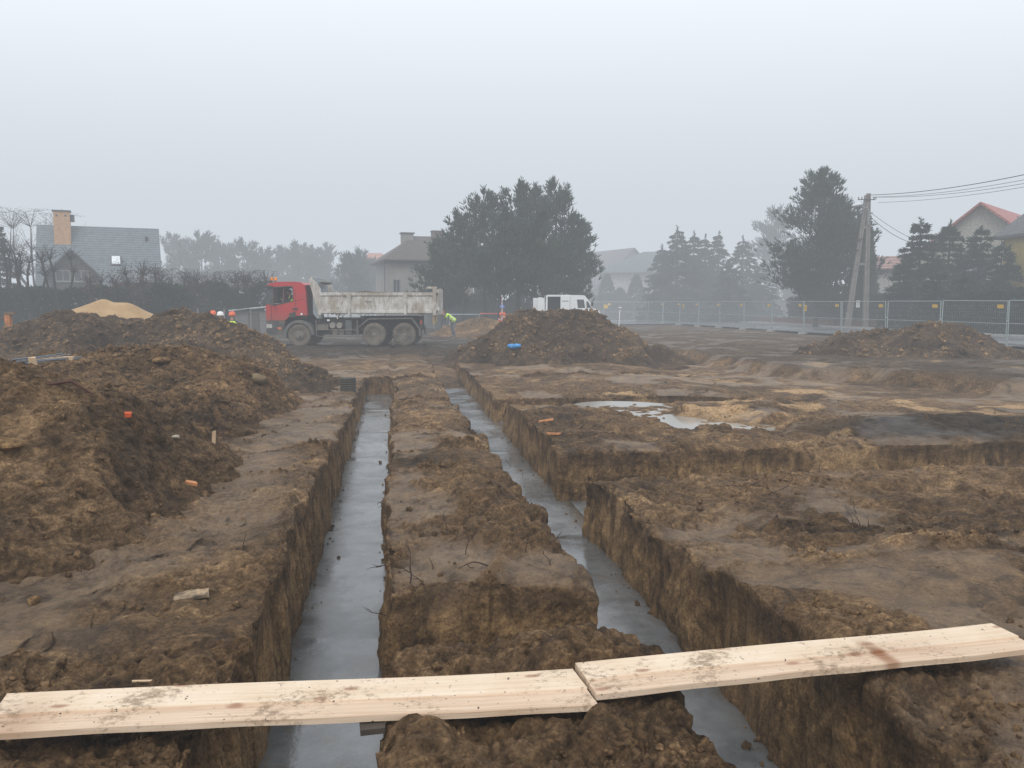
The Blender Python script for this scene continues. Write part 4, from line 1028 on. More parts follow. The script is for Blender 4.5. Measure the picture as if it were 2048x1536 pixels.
# ------------------------------------------------------------------ mesh fence
def make_panel():
    t = empty('fence_panel', (0,0,0)); L = fl_-.12; H = 2.0
    mb = MB(); r = .024
    MB().tube([(0,0,.05),(0,0,H)], r, 8).build('post', M['galv'], t); MB().tube([(L,0,.05),(L,0,H)], r, 8).build('post', M['galv'], t)
    
    for z, rr_ in ((H-.02, .019), (.2, .015), (1.02, .013)): MB().tube([(0,0,z),(L,0,z)], rr_, 6).build('rail', M['galv'], t)
    mb = MB()
    for k in range(1, int(L/.11)): mb.tube([(k*.11,0,.2),(k*.11,0,H-.02)], .0022, 3, False)
    for k in range(1, 7): mb.tube([(0,0,.2+k*.26),(L,0,.2+k*.26)], .0022, 3, False)
    mb.build('wire_mesh', simple('thin_galvanised_wire', (.28,.32,.33), .5, .1, metal=.3), t)
    mb = MB(); mb.box((-.04,0,.04), (.24,.7,.14), 0, None, .8); mb.build('foot', simple('fence_foot_concrete', (.26,.26,.25), .9), t)
    MB().box((-.04,-.0,1.15),(.11,.05,.05)).build('clamp', simple('bright_clamp', (.6,.62,.62), .3, .05, metal=.6), t)
    s = MB().b2((.30,-.05,H-.33),(.64,-.035,H-.17)).build('sign_plate', M['yellow'], t)
    MB().b2((.32,-.056,H-.31),(.41,-.051,H-.19)).build('white_field', M['white'], s)
    mb = MB()
    for k in range(4): mb.b2((.44+k*.045,-.054,H-.28),(.465+k*.045,-.0505,H-.22))
    mb.build('lettering', M['black'], s)
    return t
fp = make_panel()
yaw = math.atan2(fd.y, fd.x)
names = ['mesh fence panel cut by the right edge of the photo','first full mesh panel from the right, behind the right end of the low soil heap','second full mesh panel from the right, behind the crest of the low soil heap','mesh panel just right of the utility pole','mesh panel with a white paper sheet, standing in front of the utility pole','mesh panel with a large yellow notice, left of the utility pole','mesh panel with a grey printed sheet below the tall pine','eighth mesh panel from the right','ninth mesh panel from the right, before the dark hedge','tenth mesh panel from the right','mesh panel with a small orange yellow notice under the misty spruces','twelfth mesh panel from the right','mesh panel just right of the surveying tripod','mesh panel directly behind the surveying tripod']
nrm = [i for i in range(-1, 13)]
for j, i in enumerate(nrm):
    o = fp if j == 0 else copy_tree(fp)
    if i <= 10: o.location = fpos(i); o.rotation_euler = (R(random.uniform(-2.2, 1.5)), R(random.uniform(-.5, .5)), yaw)
    else:
        rv = Vector((math.cos(PSI), -math.sin(PSI), 0)); o.location = fpos(11)-rv*fl_*(i-10); o.rotation_euler = (0, 0, -PSI)
    tag(o, names[j], 'fence panel', 'galvanised mesh fence panels along the road')
def notice(label, i, s, w, h, z, mat, lines=False, name='notice'):
    t = empty(name, fpos(i)+fd*s-fn*.07+Vector((0,0,z)), yaw); tag(t, label, 'notice')
    MB().b2((-w/2,-.004,0),(w/2,.004,h)).build('sheet', mat, t)
    mb = MB()
    for k in range(4): mb.b2((-w*.35,.007,h*(.2+.17*k)),(w*.35,.010,h*(.26+.17*k)))
    mb.build('print', simple('faint_print', (.28,.27,.25)) if not lines else M['black'], t)
    return t
def notice_at(label, px, py, w, h, mat, n0, lines=False, P0=None):
    # hang on the fence line at the panel crossing pixel column px
    best = min((abs((at(px, 605, D=35+4.05*q).x-(fpos(0)+fd*fl_*q).x))+abs((at(px, 605, D=35+4.05*q).y-(fpos(0)+fd*fl_*q).y)), q) for q in np.arange(-1, 15, .02))
    q = best[1]; P = fpos(0)+fd*fl_*q; z = at(px, py, D=35+4.05*q).z+.17-h/2
    if P0: P = P0; z = at(px, py, D=79.2).z+.17-h/2
    t = empty('notice', (P.x-fn.x*.06, P.y-fn.y*.06, -.17+z), yaw if not P0 else -PSI); tag(t, label, 'notice')
    MB().b2((-w/2,-.004,0),(w/2,.004,h)).build('sheet', mat, t)
    mb = MB()
    for k in range(4): mb.b2((-w*.36,.008,h*(.18+.18*k)),(w*.36*(1 if k % 2 else .7),.011,h*(.23+.18*k)))
    mb.build('print', simple('faint_print', (.30,.28,.26)) if not lines else simple('ochre_print', (.28,.15,.02)), t)
notice_at('white paper sheet on the mesh fence just beside the utility pole', 1718, 608, .33, .38, M['white'], 3)
notice_at('large yellow notice on the mesh fence, right of the tallest pine', 1613, 616, .30, .36, M['yellow'], 4, True)
notice_at('grey printed sheet on the mesh fence in front of the dark hedge', 1561, 616, .30, .36, simple('grey_paper', (.30,.31,.34)), 5)
notice_at('narrow yellow notice on the mesh fence under the misty spruces', 1368, 613, .26, .40, M['yellow'], 9, True)
notice_at('square yellow notice between the white van and the surveying tripod', 1213, 613, .38, .38, M['yellow'], 13, True, P0=gp(1213, 79.2, -.17))

# wire fence with posts by the workers (left)
wf = empty('wire_fence', gp(395, 47, -.2), -PSI); tag(wf, 'low dark wire fence with thin posts behind the workers in helmets', 'fence')
for k in range(5): MB().tube([(k*1.5,0,0),(k*1.5,0,1.62)], .03, 6).build('post', simple('fence_post_grey', (.2,.2,.2)), wf)
mb = MB(); mb.tube([(0,0,1.58),(6,0,1.58)], .018, 5); mb.tube([(0,0,.9),(6,0,.9)], .008, 4); mb.build('rail', M['black'], wf)

# ------------------------------------------------------------------ utility pole
def utility_pole():
    D = 60; base = gp(1727, D, -.17); t = empty('utility_pole', base, -PSI); tag(t, 'grey concrete A-frame utility pole with a street lamp, behind the mesh fence', 'utility pole')
    con = simple('pole_concrete', (.19,.175,.165), .95, .25, 3)
    H = at(1728, 387, D=D).z+.17; sx = D/F
    def leg(x0, x1, z1, w0, w1):
        mb = MB()
        for a, wd in ((0, 1),):
            n = 8
            for s in (-1, 1):   # two flanges with a recessed web
                vs = []
                for q in range(n+1):
                    k = q/n; x = x0+(x1-x0)*k; w = w0+(w1-w0)*k; z = z1*k
                    vs += [(x+s*w/2, -.12, z), (x+s*w/2-s*w*.3, -.12, z), (x+s*w/2-s*w*.3, .12, z), (x+s*w/2, .12, z)]
                mb.add(vs, [(4*q+i, 4*q+(i+1) % 4, 4*q+4+(i+1) % 4, 4*q+4+i) for q in range(n) for i in range(4)]+[(0,1,2,3),(4*n,4*n+1,4*n+2,4*n+3)])
            vs = []
            for q in range(n+1):
                k = q/n; x = x0+(x1-x0)*k; w = (w0+(w1-w0)*k)*.42; z = z1*k
                vs += [(x-w/2,-.05,z),(x+w/2,-.05,z),(x+w/2,.05,z),(x-w/2,.05,z)]
            mb.add(vs, [(4*q+i, 4*q+(i+1) % 4, 4*q+4+(i+1) % 4, 4*q+4+i) for q in range(n) for i in range(4)])
        return mb.build('leg', con, t)
    leg(.20, .04, H, .38, .24); leg(-1.12, -.10, H-.12, .38, .22)
    for z in (H-2.4, H-5.0):
        k = z/H; MB().b2((-1.12+(1.02)*k, -.05, z-.08),(.20-.16*k, .05, z+.08)).build('brace', con, t)
    mb = MB(); mb.tube([(-.78,-.18,H-.45),(.45,-.18,H-.45)], .035, 6); mb.build('crossarm', M['black'], t)
    mb = MB()
    for x in (-.74,-.5,.36,.5): MB().lathe([(.02,0),(.05,.03),(.035,.08),(.055,.11),(.02,.16)], (x,-.18,H-.42), 8).build('insulator', simple('insulator', (.12,.09,.08), .3), t)
    if 0: mb.build('insulators', simple('insulator', (.12,.09,.08), .3), t)
    # street lamp
    mb = MB(); mb.tube([(.02,-.2,H-2.2),(.02,-.25,H-1.35),(-.10,-.3,H-1.08),(-.45,-.4,H-.98),(-.62,-.45,H-.93)], .035, 8); ar = mb.build('lamp_arm', M['galv'], t, True)
    hd = MB(); hd.add(*_ellips((-.95,-.5,H-.86), (.42,.20,.13), 12, 8, R(-10))); hd.build('lamp_head', simple('lamp_head_grey', (.55,.57,.59), .4), ar, True)
    hd = MB(); hd.add(*_ellips((-.98,-.5,H-.93), (.30,.15,.10), 12, 8, R(-10))); hd.build('lamp_glass', simple('lamp_bowl', (.30,.33,.36), .2), ar, True)
    return t, base, H
def _ellips(c, r, nu=12, nv=8, tilt=0.0):
    vs = []; fs = []
    for j in range(nv+1):
        ph = math.pi*j/nv
        for i in range(nu):
            a = 2*math.pi*i/nu; x, y, z = r[0]*math.sin(ph)*math.cos(a), r[1]*math.sin(ph)*math.sin(a), r[2]*math.cos(ph)
            x, z = x*math.cos(tilt)+z*math.sin(tilt), -x*math.sin(tilt)+z*math.cos(tilt)
            vs.append((c[0]+x, c[1]+y, c[2]+z))
    for j in range(nv):
        for i in range(nu):
            i2 = (i+1) % nu; fs.append((j*nu+i, j*nu+i2, (j+1)*nu+i2, (j+1)*nu+i))
    return vs, fs
pole, pb, PH = utility_pole()
def cable(label, a, b, sag, r=.012):
    pts = [a+(b-a)*k/24+Vector((0,0,-sag*4*(k/24)*(1-k/24))) for k in range(25)]
    tag(MB().tube(pts, r, 4).build('power_cable', simple('cable_black', (.03,.03,.035), .6), None), label, 'cable', 'overhead power cables')
for lb, pa, pb_, sag, r in (('topmost thick power cable running from the pole top to the right edge', (1742,390), (2300,288), .45, .022),
    ('second power cable below the topmost one', (1744,394), (2300,303), .45, .013), ('third power cable, slightly below the second', (1746,394), (2300,313), .5, .013),
    ('lowest power cable running from the pole to the right edge', (1756,405), (2300,325), .35, .012)):
    cable(lb, at(*pa, D=60), at(*pb_, D=36), sag, r)
cable('upper of two cables dropping from the pole to the right behind the spruces', at(1738, 422, D=60), at(1830, 480, D=64), .15, .018)
cable('lower of two cables dropping from the pole to the right behind the spruces', at(1739, 432, D=60), at(1830, 487, D=64), .3, .022)

# ------------------------------------------------------------------ people
SK = {'skin': simple('skin', (.42,.25,.18), .55, .08), 'hiviz': simple('yellow_hi_vis', (.52,.78,.06), .7, .08, 4), 'orange': simple('orange_hi_vis', (.75,.13,.05), .7, .08, 4),
      'navy': simple('dark_work_clothes', (.03,.035,.05), .9, .25), 'grey': simple('grey_work_trousers', (.12,.13,.16), .9, .2), 'jacket': simple('dark_green_jacket', (.04,.045,.045), .9, .2),
      'hel_o': simple('orange_helmet', (.75,.13,.04), .35, .05), 'hel_w': simple('white_helmet', (.8,.8,.8), .35, .03), 'hel_b': simple('blue_helmet', (.04,.20,.55), .35, .05), 'boot': simple('boot', (.03,.025,.02), .8), 'hair': simple('short_grey_hair', (.10,.09,.08), .9), 'refl': simple('reflective_tape', (.75,.77,.75), .3)}
def skin_obj(name, joints, edges, mat, parent, sub=1):
    me = bpy.data.meshes.new(name); me.from_pydata([j[:3] for j in joints], edges, []); me.update()
    o = link(name, me, mat, parent)
    sk = o.modifiers.new('skin', 'SKIN'); sk.use_smooth_shade = True
    for i, j in enumerate(joints):
        v = me.skin_vertices[0].data[i]; v.radius = (j[3], j[3]*(j[4] if len(j) > 4 else 1)); v.use_root = (i == 0)
    sb = o.modifiers.new('sub', 'SUBSURF'); sb.levels = sub; sb.render_levels = sub
    return o
def person(label, loc, rz, clothes, vest, helmet, pose='stand', legs=None, name='person'):
    """faces local -y. joints in metres"""
    t = empty(name, loc, rz); tag(t, label, 'person')
    J = []; E = []
    def j(x, y, z, r, k=1, to=None):
        J.append((x, y, z, r, k))
        if to is not None: E.append((to, len(J)-1))
        return len(J)-1
    if pose == 'bend': hip = (0, .10, .90); ch = (0, -.28, 1.16); nk = (0, -.45, 1.27); hd = Vector((0, -.62, 1.30))
    elif pose == 'sit': hip = (0, 0, .0); ch = (0, -.05, .40); nk = (0, -.12, .56); hd = Vector((0, -.20, .68))
    else: hip = (0, 0, .95); ch = (0, -.01, 1.33); nk = (0, .0, 1.50); hd = Vector((0, -.03, 1.66))
    H = Vector(hip); C = Vector(ch); N = Vector(nk)
    ih = j(*H, .145, .8); im = j(*((H+C)/2), .135, .75, ih); ic = j(*C, .15, .75, im); inn = j(*N, .06, 1, ic)
    for s in (-1, 1):   # legs
        if pose == 'sit': k = (s*.12, -.42, .05); a = (s*.12, -.45, -.38); f = (s*.12, -.60, -.42)
        elif pose == 'bend': k = (s*.15, -.02, .48); a = (s*.16, .10, .09); f = (s*.17, -.08, .05)
        else: k = (s*.11, -.02, .50); a = (s*.12, .02, .09); f = (s*.13, -.14, .05)
        q = j(H.x+s*.09, H.y, H.z-.06, .095, 1, ih); q = j(*k, .065, 1, q); q = j(*a, .045, 1, q); j(*f, .045, 1, q)
    hands = []
    for s in (-1, 1):   # arms
        sh = C+Vector((s*.19, 0, .10 if pose != 'bend' else .03))
        if pose == 'bend': el = sh+Vector((s*.03, -.10, -.27)); wr = el+Vector((-s*.02, -.08, -.24))
        elif pose == 'staff' : el = sh+Vector((s*.06, -.10, -.25)); wr = el+Vector((-s*.10, -.20, .10))
        elif pose == 'sit': el = sh+Vector((s*.06, -.12, -.22)); wr = el+Vector((-s*.02, -.24, .06))
        else: el = sh+Vector((s*.07, .02, -.28)); wr = el+Vector((-s*.02, -.10, -.23))
        q = j(*sh, .065, 1, ic); q = j(*el, .045, 1, q); q = j(*wr, .03, 1, q); hands.append((wr, (wr-el).normalized(), s))
    skin_obj('body', J, E, clothes, t)
    # head: one surface with neck, jaw, nose and ears
    vs, fs = _ellips((0,0,0), (.078,.098,.122), 16, 12)
    V2 = []
    for x, y, z in vs:
        if z < -.02: x *= 1-.28*(-z-.02)/.1; y = y*(.94) if y < 0 else y*.8
        if y < -.07 and abs(x) < .02 and -.045 < z < .02: y -= .022
        if y < -.05 and .02 < abs(x) < .05 and .0 < z < .035: y += .012
        V2.append(tuple(hd+Vector((x, y, z))))
    hb = MB(); hb.add(V2, fs)
    for s in (-1, 1): hb.add(*_ellips(hd+Vector((s*.08, .005, -.005)), (.012,.022,.032), 8, 6))
    hb.tube([hd+Vector((0,.02,-.06)), N+Vector((0,0,-.03))], [.055,.06], 10)
    hdo = hb.build('head', SK['skin'], t, True)
    mb = MB()
    for s in (-1, 1): MB().add(*_ellips(hd+Vector((s*.033, -.088, .018)), (.012,.006,.008), 8, 6)).build('eye', M['black'], hdo)
    MB().add(*_ellips(hd+Vector((0,-.088,-.055)), (.026,.006,.007), 8, 6)).build('mouth', simple('lips', (.30,.12,.10)), hdo)
    if helmet:
        mb = MB(); prof = [(.135,-.02),(.132,.0),(.125,.05),(.10,.10),(.06,.13),(.01,.142)]
        mb.lathe(prof, hd+Vector((0,.005,.035)), 18); mb.box(hd+Vector((0,-.145,.022)), (.17,.09,.012)); mb.box(hd+Vector((0,0,.165)), (.03,.2,.03))
        mb.build('helmet', helmet, t, True)
    else:
        mb = MB(); mb.add(*_ellips(hd+Vector((0,.018,.03)), (.084,.096,.105), 14, 10)); mb.build('hair', SK['hair'], t, True)
    # hands with five fingers, curled
    for wr, d, s in hands:
        side = Vector((0,1,0)) if abs(d.y) < .8 else Vector((1,0,0)); side = (side-d*side.dot(d)).normalized(); nrm_ = d.cross(side)
        Jh = [(*wr, .022)]; Eh = []
        pm = wr+d*.05; Jh.append((*pm, .030, .6)); Eh.append((0,1)); pe = wr+d*.085; Jh.append((*pe, .032, .5)); Eh.append((1,2))
        for k, ln in enumerate((.062,.072,.066,.05)):
            b_ = pe+side*(.028-.018*k); q0 = len(Jh); p1 = b_+d*ln*.5+nrm_*.01; p2 = b_+d*ln*.8+nrm_*.035
            Jh += [(*b_, .010), (*p1, .009), (*p2, .008)]; Eh += [(2,q0),(q0,q0+1),(q0+1,q0+2)]
        q0 = len(Jh); b_ = pm+side*.034; Jh += [(*b_, .012), (*(b_+d*.03+side*.02+nrm_*.02), .010)]; Eh += [(1,q0),(q0,q0+1)]
        skin_obj('hand', Jh, Eh, SK['skin'], t, 1)
    # vest: shell around the torso
    if vest:
        ax = (N-H).normalized(); U = Vector((1,0,0)); Vv = ax.cross(U).normalized()
        rings = []; L = (N-H).length
        for k, (rx, ry) in zip((.02,.2,.4,.6,.78,.92), ((.205,.155),(.20,.15),(.205,.155),(.225,.16),(.215,.15),(.13,.11))):
            c = H+ax*L*k; rings.append([c+U*rx*math.cos(a)+Vv*ry*math.sin(a) for a in [2*math.pi*i/18 for i in range(18)]])
        mb = MB(); n = 18; vs = [p for r_ in rings for p in r_]
        mb.add(vs, [(i*n+k, i*n+(k+1) % n, (i+1)*n+(k+1) % n, (i+1)*n+k) for i in range(5) for k in range(n)])
        v = mb.build('vest', vest, t, True)
        mb = MB()
        for kk in (.22, .45):
            c = H+ax*L*kk; vs = []
            for dz in (-.022, .022): vs += [c+ax*dz+U*.215*math.cos(a)+Vv*.165*math.sin(a) for a in [2*math.pi*i/18 for i in range(18)]]
            mb.add(vs, [(k, (k+1) % 18, 18+(k+1) % 18, 18+k) for k in range(18)])
        mb.build('reflective_band', SK['refl'], v)
    return t
person('person in orange helmet, leftmost of the three behind the dark heap', gp(424, 33, -.40), 2.6, SK['jacket'], SK['hiviz'], SK['hel_o'])
person('person in a yellow vest and white helmet, middle of the three behind the dark heap', gp(440, 32, -.42), 3.3, SK['jacket'], SK['hiviz'], SK['hel_w'])
person('person in orange helmet and yellow vest, rightmost of the three behind the dark heap', gp(463, 32, -.42), 3.0, SK['navy'], SK['hiviz'], SK['hel_o'])
person('person in a yellow vest and orange helmet bending down behind the truck', gp(905, 45, -.15), -PSI-1.2, SK['grey'], SK['hiviz'], SK['hel_o'], 'bend')
sv = gp(1004, 44, -.2)
person('person in an orange vest and blue helmet holding a levelling staff', sv, -PSI+.3, SK['navy'], SK['orange'], SK['hel_b'], 'staff')
st = empty('levelling_staff', at(1004, 605, D=43.7)*1, 0); st.location.z = -.15; tag(st, 'tall thin pale levelling staff held upright by the person in the orange vest', 'levelling staff')
MB().box((0,0,1.15),(.06,.025,2.3)).build('staff', simple('staff_grey', (.5,.52,.53), .5), st)
mb = MB()
for k in range(11): mb.b2((-.03,-.0165,.1+k*.2),(.0,-.0135,.2+k*.2))
mb.build('markings', simple('staff_marks', (.4,.08,.05)), st)

# pipes / barrier behind: blue rail with a red and white barrier
rl = empty('pipe_rail', gp(950, 58, -.2), -PSI); tag(rl, 'pale blue horizontal rail behind the small mound, left part with a red section', 'rail')
MB().tube([(-1.8,0,1.12),(4.0,0,1.12)], .035, 6).build('rail', simple('pale_blue_pipe', (.30,.40,.48), .4), rl)
MB().tube([(.35,-.02,1.17),(2.0,-.02,1.17)], .06, 6).build('red_section', simple('red_bar', (.5,.08,.05), .5), rl)
for x in (-1.8, .3, 2.2, 4.0): MB().tube([(x,0,0),(x,0,1.15)], .03, 6).build('post', M['galv'], rl)

# surveying tripod
tp = empty('surveying_tripod', gp(1240, 66, -.2), 0); tag(tp, 'yellow surveying tripod with one white leg, right of the flat topped heap', 'tripod')
Ht = at(1240, 615, D=66).z+.2
yl_m = simple('tripod_yellow', (.45,.38,.25), .5)
MB().tube([(0,0,Ht-.12),(-.14,-.25,0)], [.05,.035], 6).build('leg', M['white'], tp)
MB().tube([(0,0,Ht-.12),(.42,.1,0)], [.03,.02], 6).build('leg', simple('tripod_grey', (.3,.32,.3)), tp)
MB().tube([(0,0,Ht-.12),(-.15,.4,0)], [.03,.02], 6).build('leg', simple('tripod_grey', (.3,.32,.3)), tp)
MB().lathe([(.10,0),(.12,.03),(.10,.06)], (0,0,Ht-.14), 12).build('head', yl_m, tp)
MB().lathe([(.05,0),(.13,.03),(.13,.09),(.10,.12)], (0,0,Ht-.08), 12).build('instrument', M['white'], tp)

# ------------------------------------------------------------------ van
def van():
    D = 54; k = F/D; s = 8.533*k
    t = empty('white_van', gp(1138, D, -.15), -PSI+.02); tag(t, 'white panel van with its rear doors and side door open behind the flat topped heap', 'van')
    zg = at(1138, 605, D=D).z
    def q(cx, cy): return ((cx/8.533+1060-1138)/k, zg-(cy/8.533+560-605)/k+.15)
    W = 1.95; wp = simple('white_van_paint', (.72,.74,.75), .3, .03, 2)
    x0 = q(262,0)[0]; 
    top = q(300, 258)[1]
    prof = [q(262,262), q(300,255), q(880,262), q(912,275), q(1010,400), q(1035,470), q(1120,500), q(1160,530), (q(1175,0)[0], .45), (x0, .45), (q(250,0)[0], 1.2)]
    door = [q(285,285), q(500,285), (q(500,0)[0], .55), (q(262,0)[0]+.08, .55)]
    win = [q(775,335), q(890,335), q(915,475), q(792,478)]
    win2 = [q(930,365), q(965,368), q(1015,475), q(938,475)]
    MB().prism(prof, -W/2, -W/2+.06, 'y', [door, win, win2]).build('body', wp, t)
    b = t.children[0] if t.children else None
    body = [c for c in t.children][0]
    MB().prism(prof, W/2-.06, W/2, 'y').build('far_side', wp, t)
    mb = MB(); n = len(prof)
    vs = [(a, -W/2+.003, b_) for a, b_ in prof]+[(a, W/2-.003, b_) for a, b_ in prof]
    mb.add(vs, [(i, (i+1) % n, (i+1) % n+n, i+n) for i in range(n) if i not in (3, 10)]); mb.build('roof_shell', wp, t)
    MB().add([(prof[3][0], -W/2+.08, prof[3][1]-.05), (prof[4][0]+.01, -W/2+.08, prof[4][1]), (prof[4][0]+.01, W/2-.08, prof[4][1]), (prof[3][0], W/2-.08, prof[3][1]-.05)], [(0,1,2,3)]).build('windscreen', glass, t)
    MB().prism(win, -W/2+.02, -W/2+.035, 'y').build('side_window', glass, t); MB().prism(win2, -W/2+.02, -W/2+.035, 'y').build('side_window', glass, t)
    dark = simple('van_interior', (.03,.032,.036), .9, .3)
    MB().b2((x0+.05, W/2-.12, .6), (q(500,0)[0]+.4, W/2-.065, top-.12)).build('interior', dark, t)
    MB().b2((x0+.1, -W/2+.1, .5), (q(500,0)[0]+.3, W/2-.15, .6)).build('floor', dark, t)
    a, b2 = q(505,270)[0], q(655,270)[0]
    sd = MB().b2((a, -W/2-.09, .55), (b2, -W/2-.03, top-.08)).build('sliding_door', wp, t); MB().b2((a+.08, -W/2-.10, top-.42), (b2-.08, -W/2-.092, top-.36)).build('door_recess', simple('grey_line', (.3,.31,.32)), sd)
    MB().b2((q(655,0)[0], -W/2-.004, .6), (q(655,0)[0]+.02, -W/2+.001, top-.1)).build('seam', M['black'], t)
    a, b2 = q(125,0)[0], q(232,0)[0]
    rd = MB(); rd.prism([(a, .55), (b2, .55), (b2, top-.45), (b2-.06, top-.2), (b2-.2, top-.15), (a, top-.18)], -W/2-.02, -W/2+.03, 'y'); rd.build('rear_door', wp, t)
    rd = MB(); rd.b2((x0-.75, W/2-.04, .55), (x0, W/2+.01, top-.18)); rd.build('rear_door', wp, t)
    ty = simple('van_tyre', (.02,.02,.022), .85)
    for x in (x0+.85, q(1060,0)[0]):
        for y in (-W/2+.1, W/2-.1):
            w = MB().lathe([(.2,-.1),(.32,-.1),(.34,-.06),(.34,.06),(.32,.1),(.2,.1)], (x, y, .34), 20, 'y').build('wheel', ty, t, True); MB().lathe([(.19,-.115),(.19,.115)], (x, y, .34), 14, 'y').build('rim', M['galv'], w)
    MB().b2((q(1165,0)[0]-.1, -W/2+.02, .4), (q(1165,0)[0]+.12, W/2-.02, .75)).build('bumper', M['black'], t)
    MB().b2((q(1010,0)[0], -W/2-.22, q(0,440)[1]), (q(1030,0)[0]+.06, -W/2-.04, q(0,400)[1]+.08)).build('wing_mirror', M['black'], t)
    MB().b2((q(1140,0)[0], -W/2-.01, .85), (q(1160,0)[0]+.05, -W/2+.15, 1.05)).build('headlight', simple('headlamp', (.6,.62,.64), .15), t)
van()

# ------------------------------------------------------------------ truck
def truck():
    D = 36.2; k = F/D; s = 4.876*k
    base = gp(700, D, -.115)
    t = empty('dump_truck', base, -PSI-.012); tag(t, 'muddy three axle tipper truck with a red cab and white body parked side on', 'truck')
    zh = at(700, 605, D=D).z
    def q(cx, cy): return ((cx/4.876+500-700)/k, zh+.115-(cy/4.876+530-605)/k)
    def X(c): return q(c, 0)[0]
    def Zc(c): return q(0, c)[1]
    W = 2.5; yn = 0.0; yf = W   # near side at y=0
    tred = NT('red_cab_paint'); dn = tred.noise(2.2, 6, .6); zz = tred.n('ShaderNodeSeparateXYZ'); tred.l(tred.co, zz.inputs[0])
    low = tred.ramp(tred.math('MULTIPLY', tred.math('ADD', zz.outputs[2], tred.math('MULTIPLY', dn, 1.2)), .33), [(.45, .62), (.72, 0)])
    tred.set(Base_Color=tred.mix(low, tred.mix(tred.ramp(dn, [(.5, .05), (.75, .5)]), (.47,.022,.028), (.17,.07,.055)), (.17,.12,.085)), Roughness=tred.ramp(dn, [(.4, .32), (.7, .6)]))
    RED = tred.m
    tw = NT('dirty_white_paint'); n1 = tw.noise(4.5, 7, .7, .3, stretch=(1,1,.35)); n2 = tw.noise(1.1, 4)
    dm = tw.ramp(tw.math('ADD', tw.math('MULTIPLY', n1, .65), tw.math('MULTIPLY', n2, .42)), [(.46, 0), (.60, .75), (.72, 1)])
    c_ = tw.mix(dm, (.60,.59,.56), (.26,.205,.145)); rust = tw.ramp(tw.noise(7, 6, .7, .5, stretch=(1,1,.3)), [(.62, 0), (.68, 1)])
    tw.set(Base_Color=tw.mix(rust, c_, (.07,.045,.03)), Roughness=.6); WHT = tw.m
    BLK = simple('dirty_chassis_black', (.035,.034,.034), .8, .4, 4, dirt=(.13,.11,.09), dirtamt=.35)
    MUD = simple('muddy_grey', (.15,.135,.115), .9, .25, 5)
    # cab
    out = [q(152,400), q(165,378), q(178,205), q(185,182), q(262,166), q(440,164), q(500,172), q(535,198), q(548,260), q(556,490), q(445,496), q(430,462), q(405,462), q(385,498), q(335,540), q(160,540), q(152,460)]
    win = [q(232,222), q(405,214), q(418,228), q(418,350), q(250,382), q(228,372)]
    cab = MB(); cab.prism(out, yn, yn+.07, 'y', [win]); cab = cab.build('cab', RED, t)
    MB().prism(out, yf-.07, yf, 'y', [win]).build('cab_side', RED, t)
    n = len(out); mb = MB()
    vs = [(a, yn+.004, b) for a, b in out]+[(a, yf-.004, b) for a, b in out]
    mb.add(vs, [(i, (i+1) % n, (i+1) % n+n, i+n) for i in range(n) if i in (0, 3, 4, 5, 6, 7, 8, 15, 16)]); mb.build('cab_shell', RED, t, True)
    w0 = (X(163)+.005, Zc(374)); w1 = (X(177)+.005, Zc(215))
    MB().add([(w0[0],yn+.1,w0[1]),(w1[0],yn+.1,w1[1]),(w1[0],yf-.1,w1[1]),(w0[0],yf-.1,w0[1])], [(0,1,2,3)]).build('windscreen', simple('windscreen_glass', (.16,.18,.19), .08, .1, 1, spec=.8), t)
    mb = MB(); mb.prism([q(162,385), q(180,212), q(232,214), q(222,385)], yn-.012, yn+.0, 'y'); mb.build('pillar_panel', simple('grey_black_panel', (.07,.075,.08), .35, .2), t)
    mb = MB(); mb.prism([q(160,205), q(230,205), q(228,220), q(160,224)], yn-.10, yf+.1, 'y'); mb.build('sun_visor', simple('smoked_visor', (.03,.03,.032), .3), t)
    fr = MB(); fr.prism([q(226,214), q(411,206), q(426,224), q(426,356), q(246,392), q(220,380)], yn-.008, yn+.0, 'y', [win]); fr.build('window_seal', BLK, t)
    mb = MB(); mb.prism([q(200,402), q(520,330), q(520,334), q(200,407)], yn-.006, yn-.001, 'y'); mb.prism([q(205,395), q(210,395), q(210,535), q(205,535)], yn-.006, yn-.001, 'y'); mb.prism([q(440,235), q(444,235), q(448,455), q(444,455)], yn-.006, yn-.001, 'y'); mb.build('door_seam', simple('dark_red_line', (.16,.01,.012)), t)
    MB().prism([q(385,470), q(440,455), q(445,505), q(380,505)], yn-.05, yn-.009, 'y').build('fuel_cap', BLK, t)
    MB().prism([q(492,468), q(510,468), q(510,487), q(492,487)], yn-.012, yn-.001, 'y').build('side_marker', M['white'], t)
    MB().box((X(440), yn-.03, Zc(425)), (.22,.05,.05)).build('door_handle', BLK, t)
    # interior
    MB().b2((X(240), yn+.15, Zc(520)), (X(540), yf-.15, Zc(400))).build('interior', simple('cab_interior', (.05,.05,.055), .9), t)
    MB().b2((X(455), yn+.25, Zc(420)), (X(500), yf-.4, Zc(235))).build('seat', simple('seat_fabric', (.06,.06,.065), .9), t)
    mb = MB(); c = Vector((X(305), yn+.65, Zc(360)))
    mb.tube([c+Vector((.05*math.sin(a)*1.2, .22*math.cos(a), .22*math.sin(a))) for a in [i*math.pi/8 for i in range(17)]], .015, 5, False); mb.build('steering_wheel', BLK, t)
    # mirrors
    mb = MB(); mb.b2((X(225), yn-.30, Zc(395)), (X(248), yn-.18, Zc(330))); mb.tube([(X(230), yn-.24, Zc(340)), (X(235), yn, Zc(300))], .015, 5); mb.build('wing_mirror', BLK, t)
    mb = MB(); mb.add(*_ellips((X(395), yf-.2, Zc(232)), (.12,.06,.08), 10, 6)); mb.build('ceiling_mirror', BLK, t)
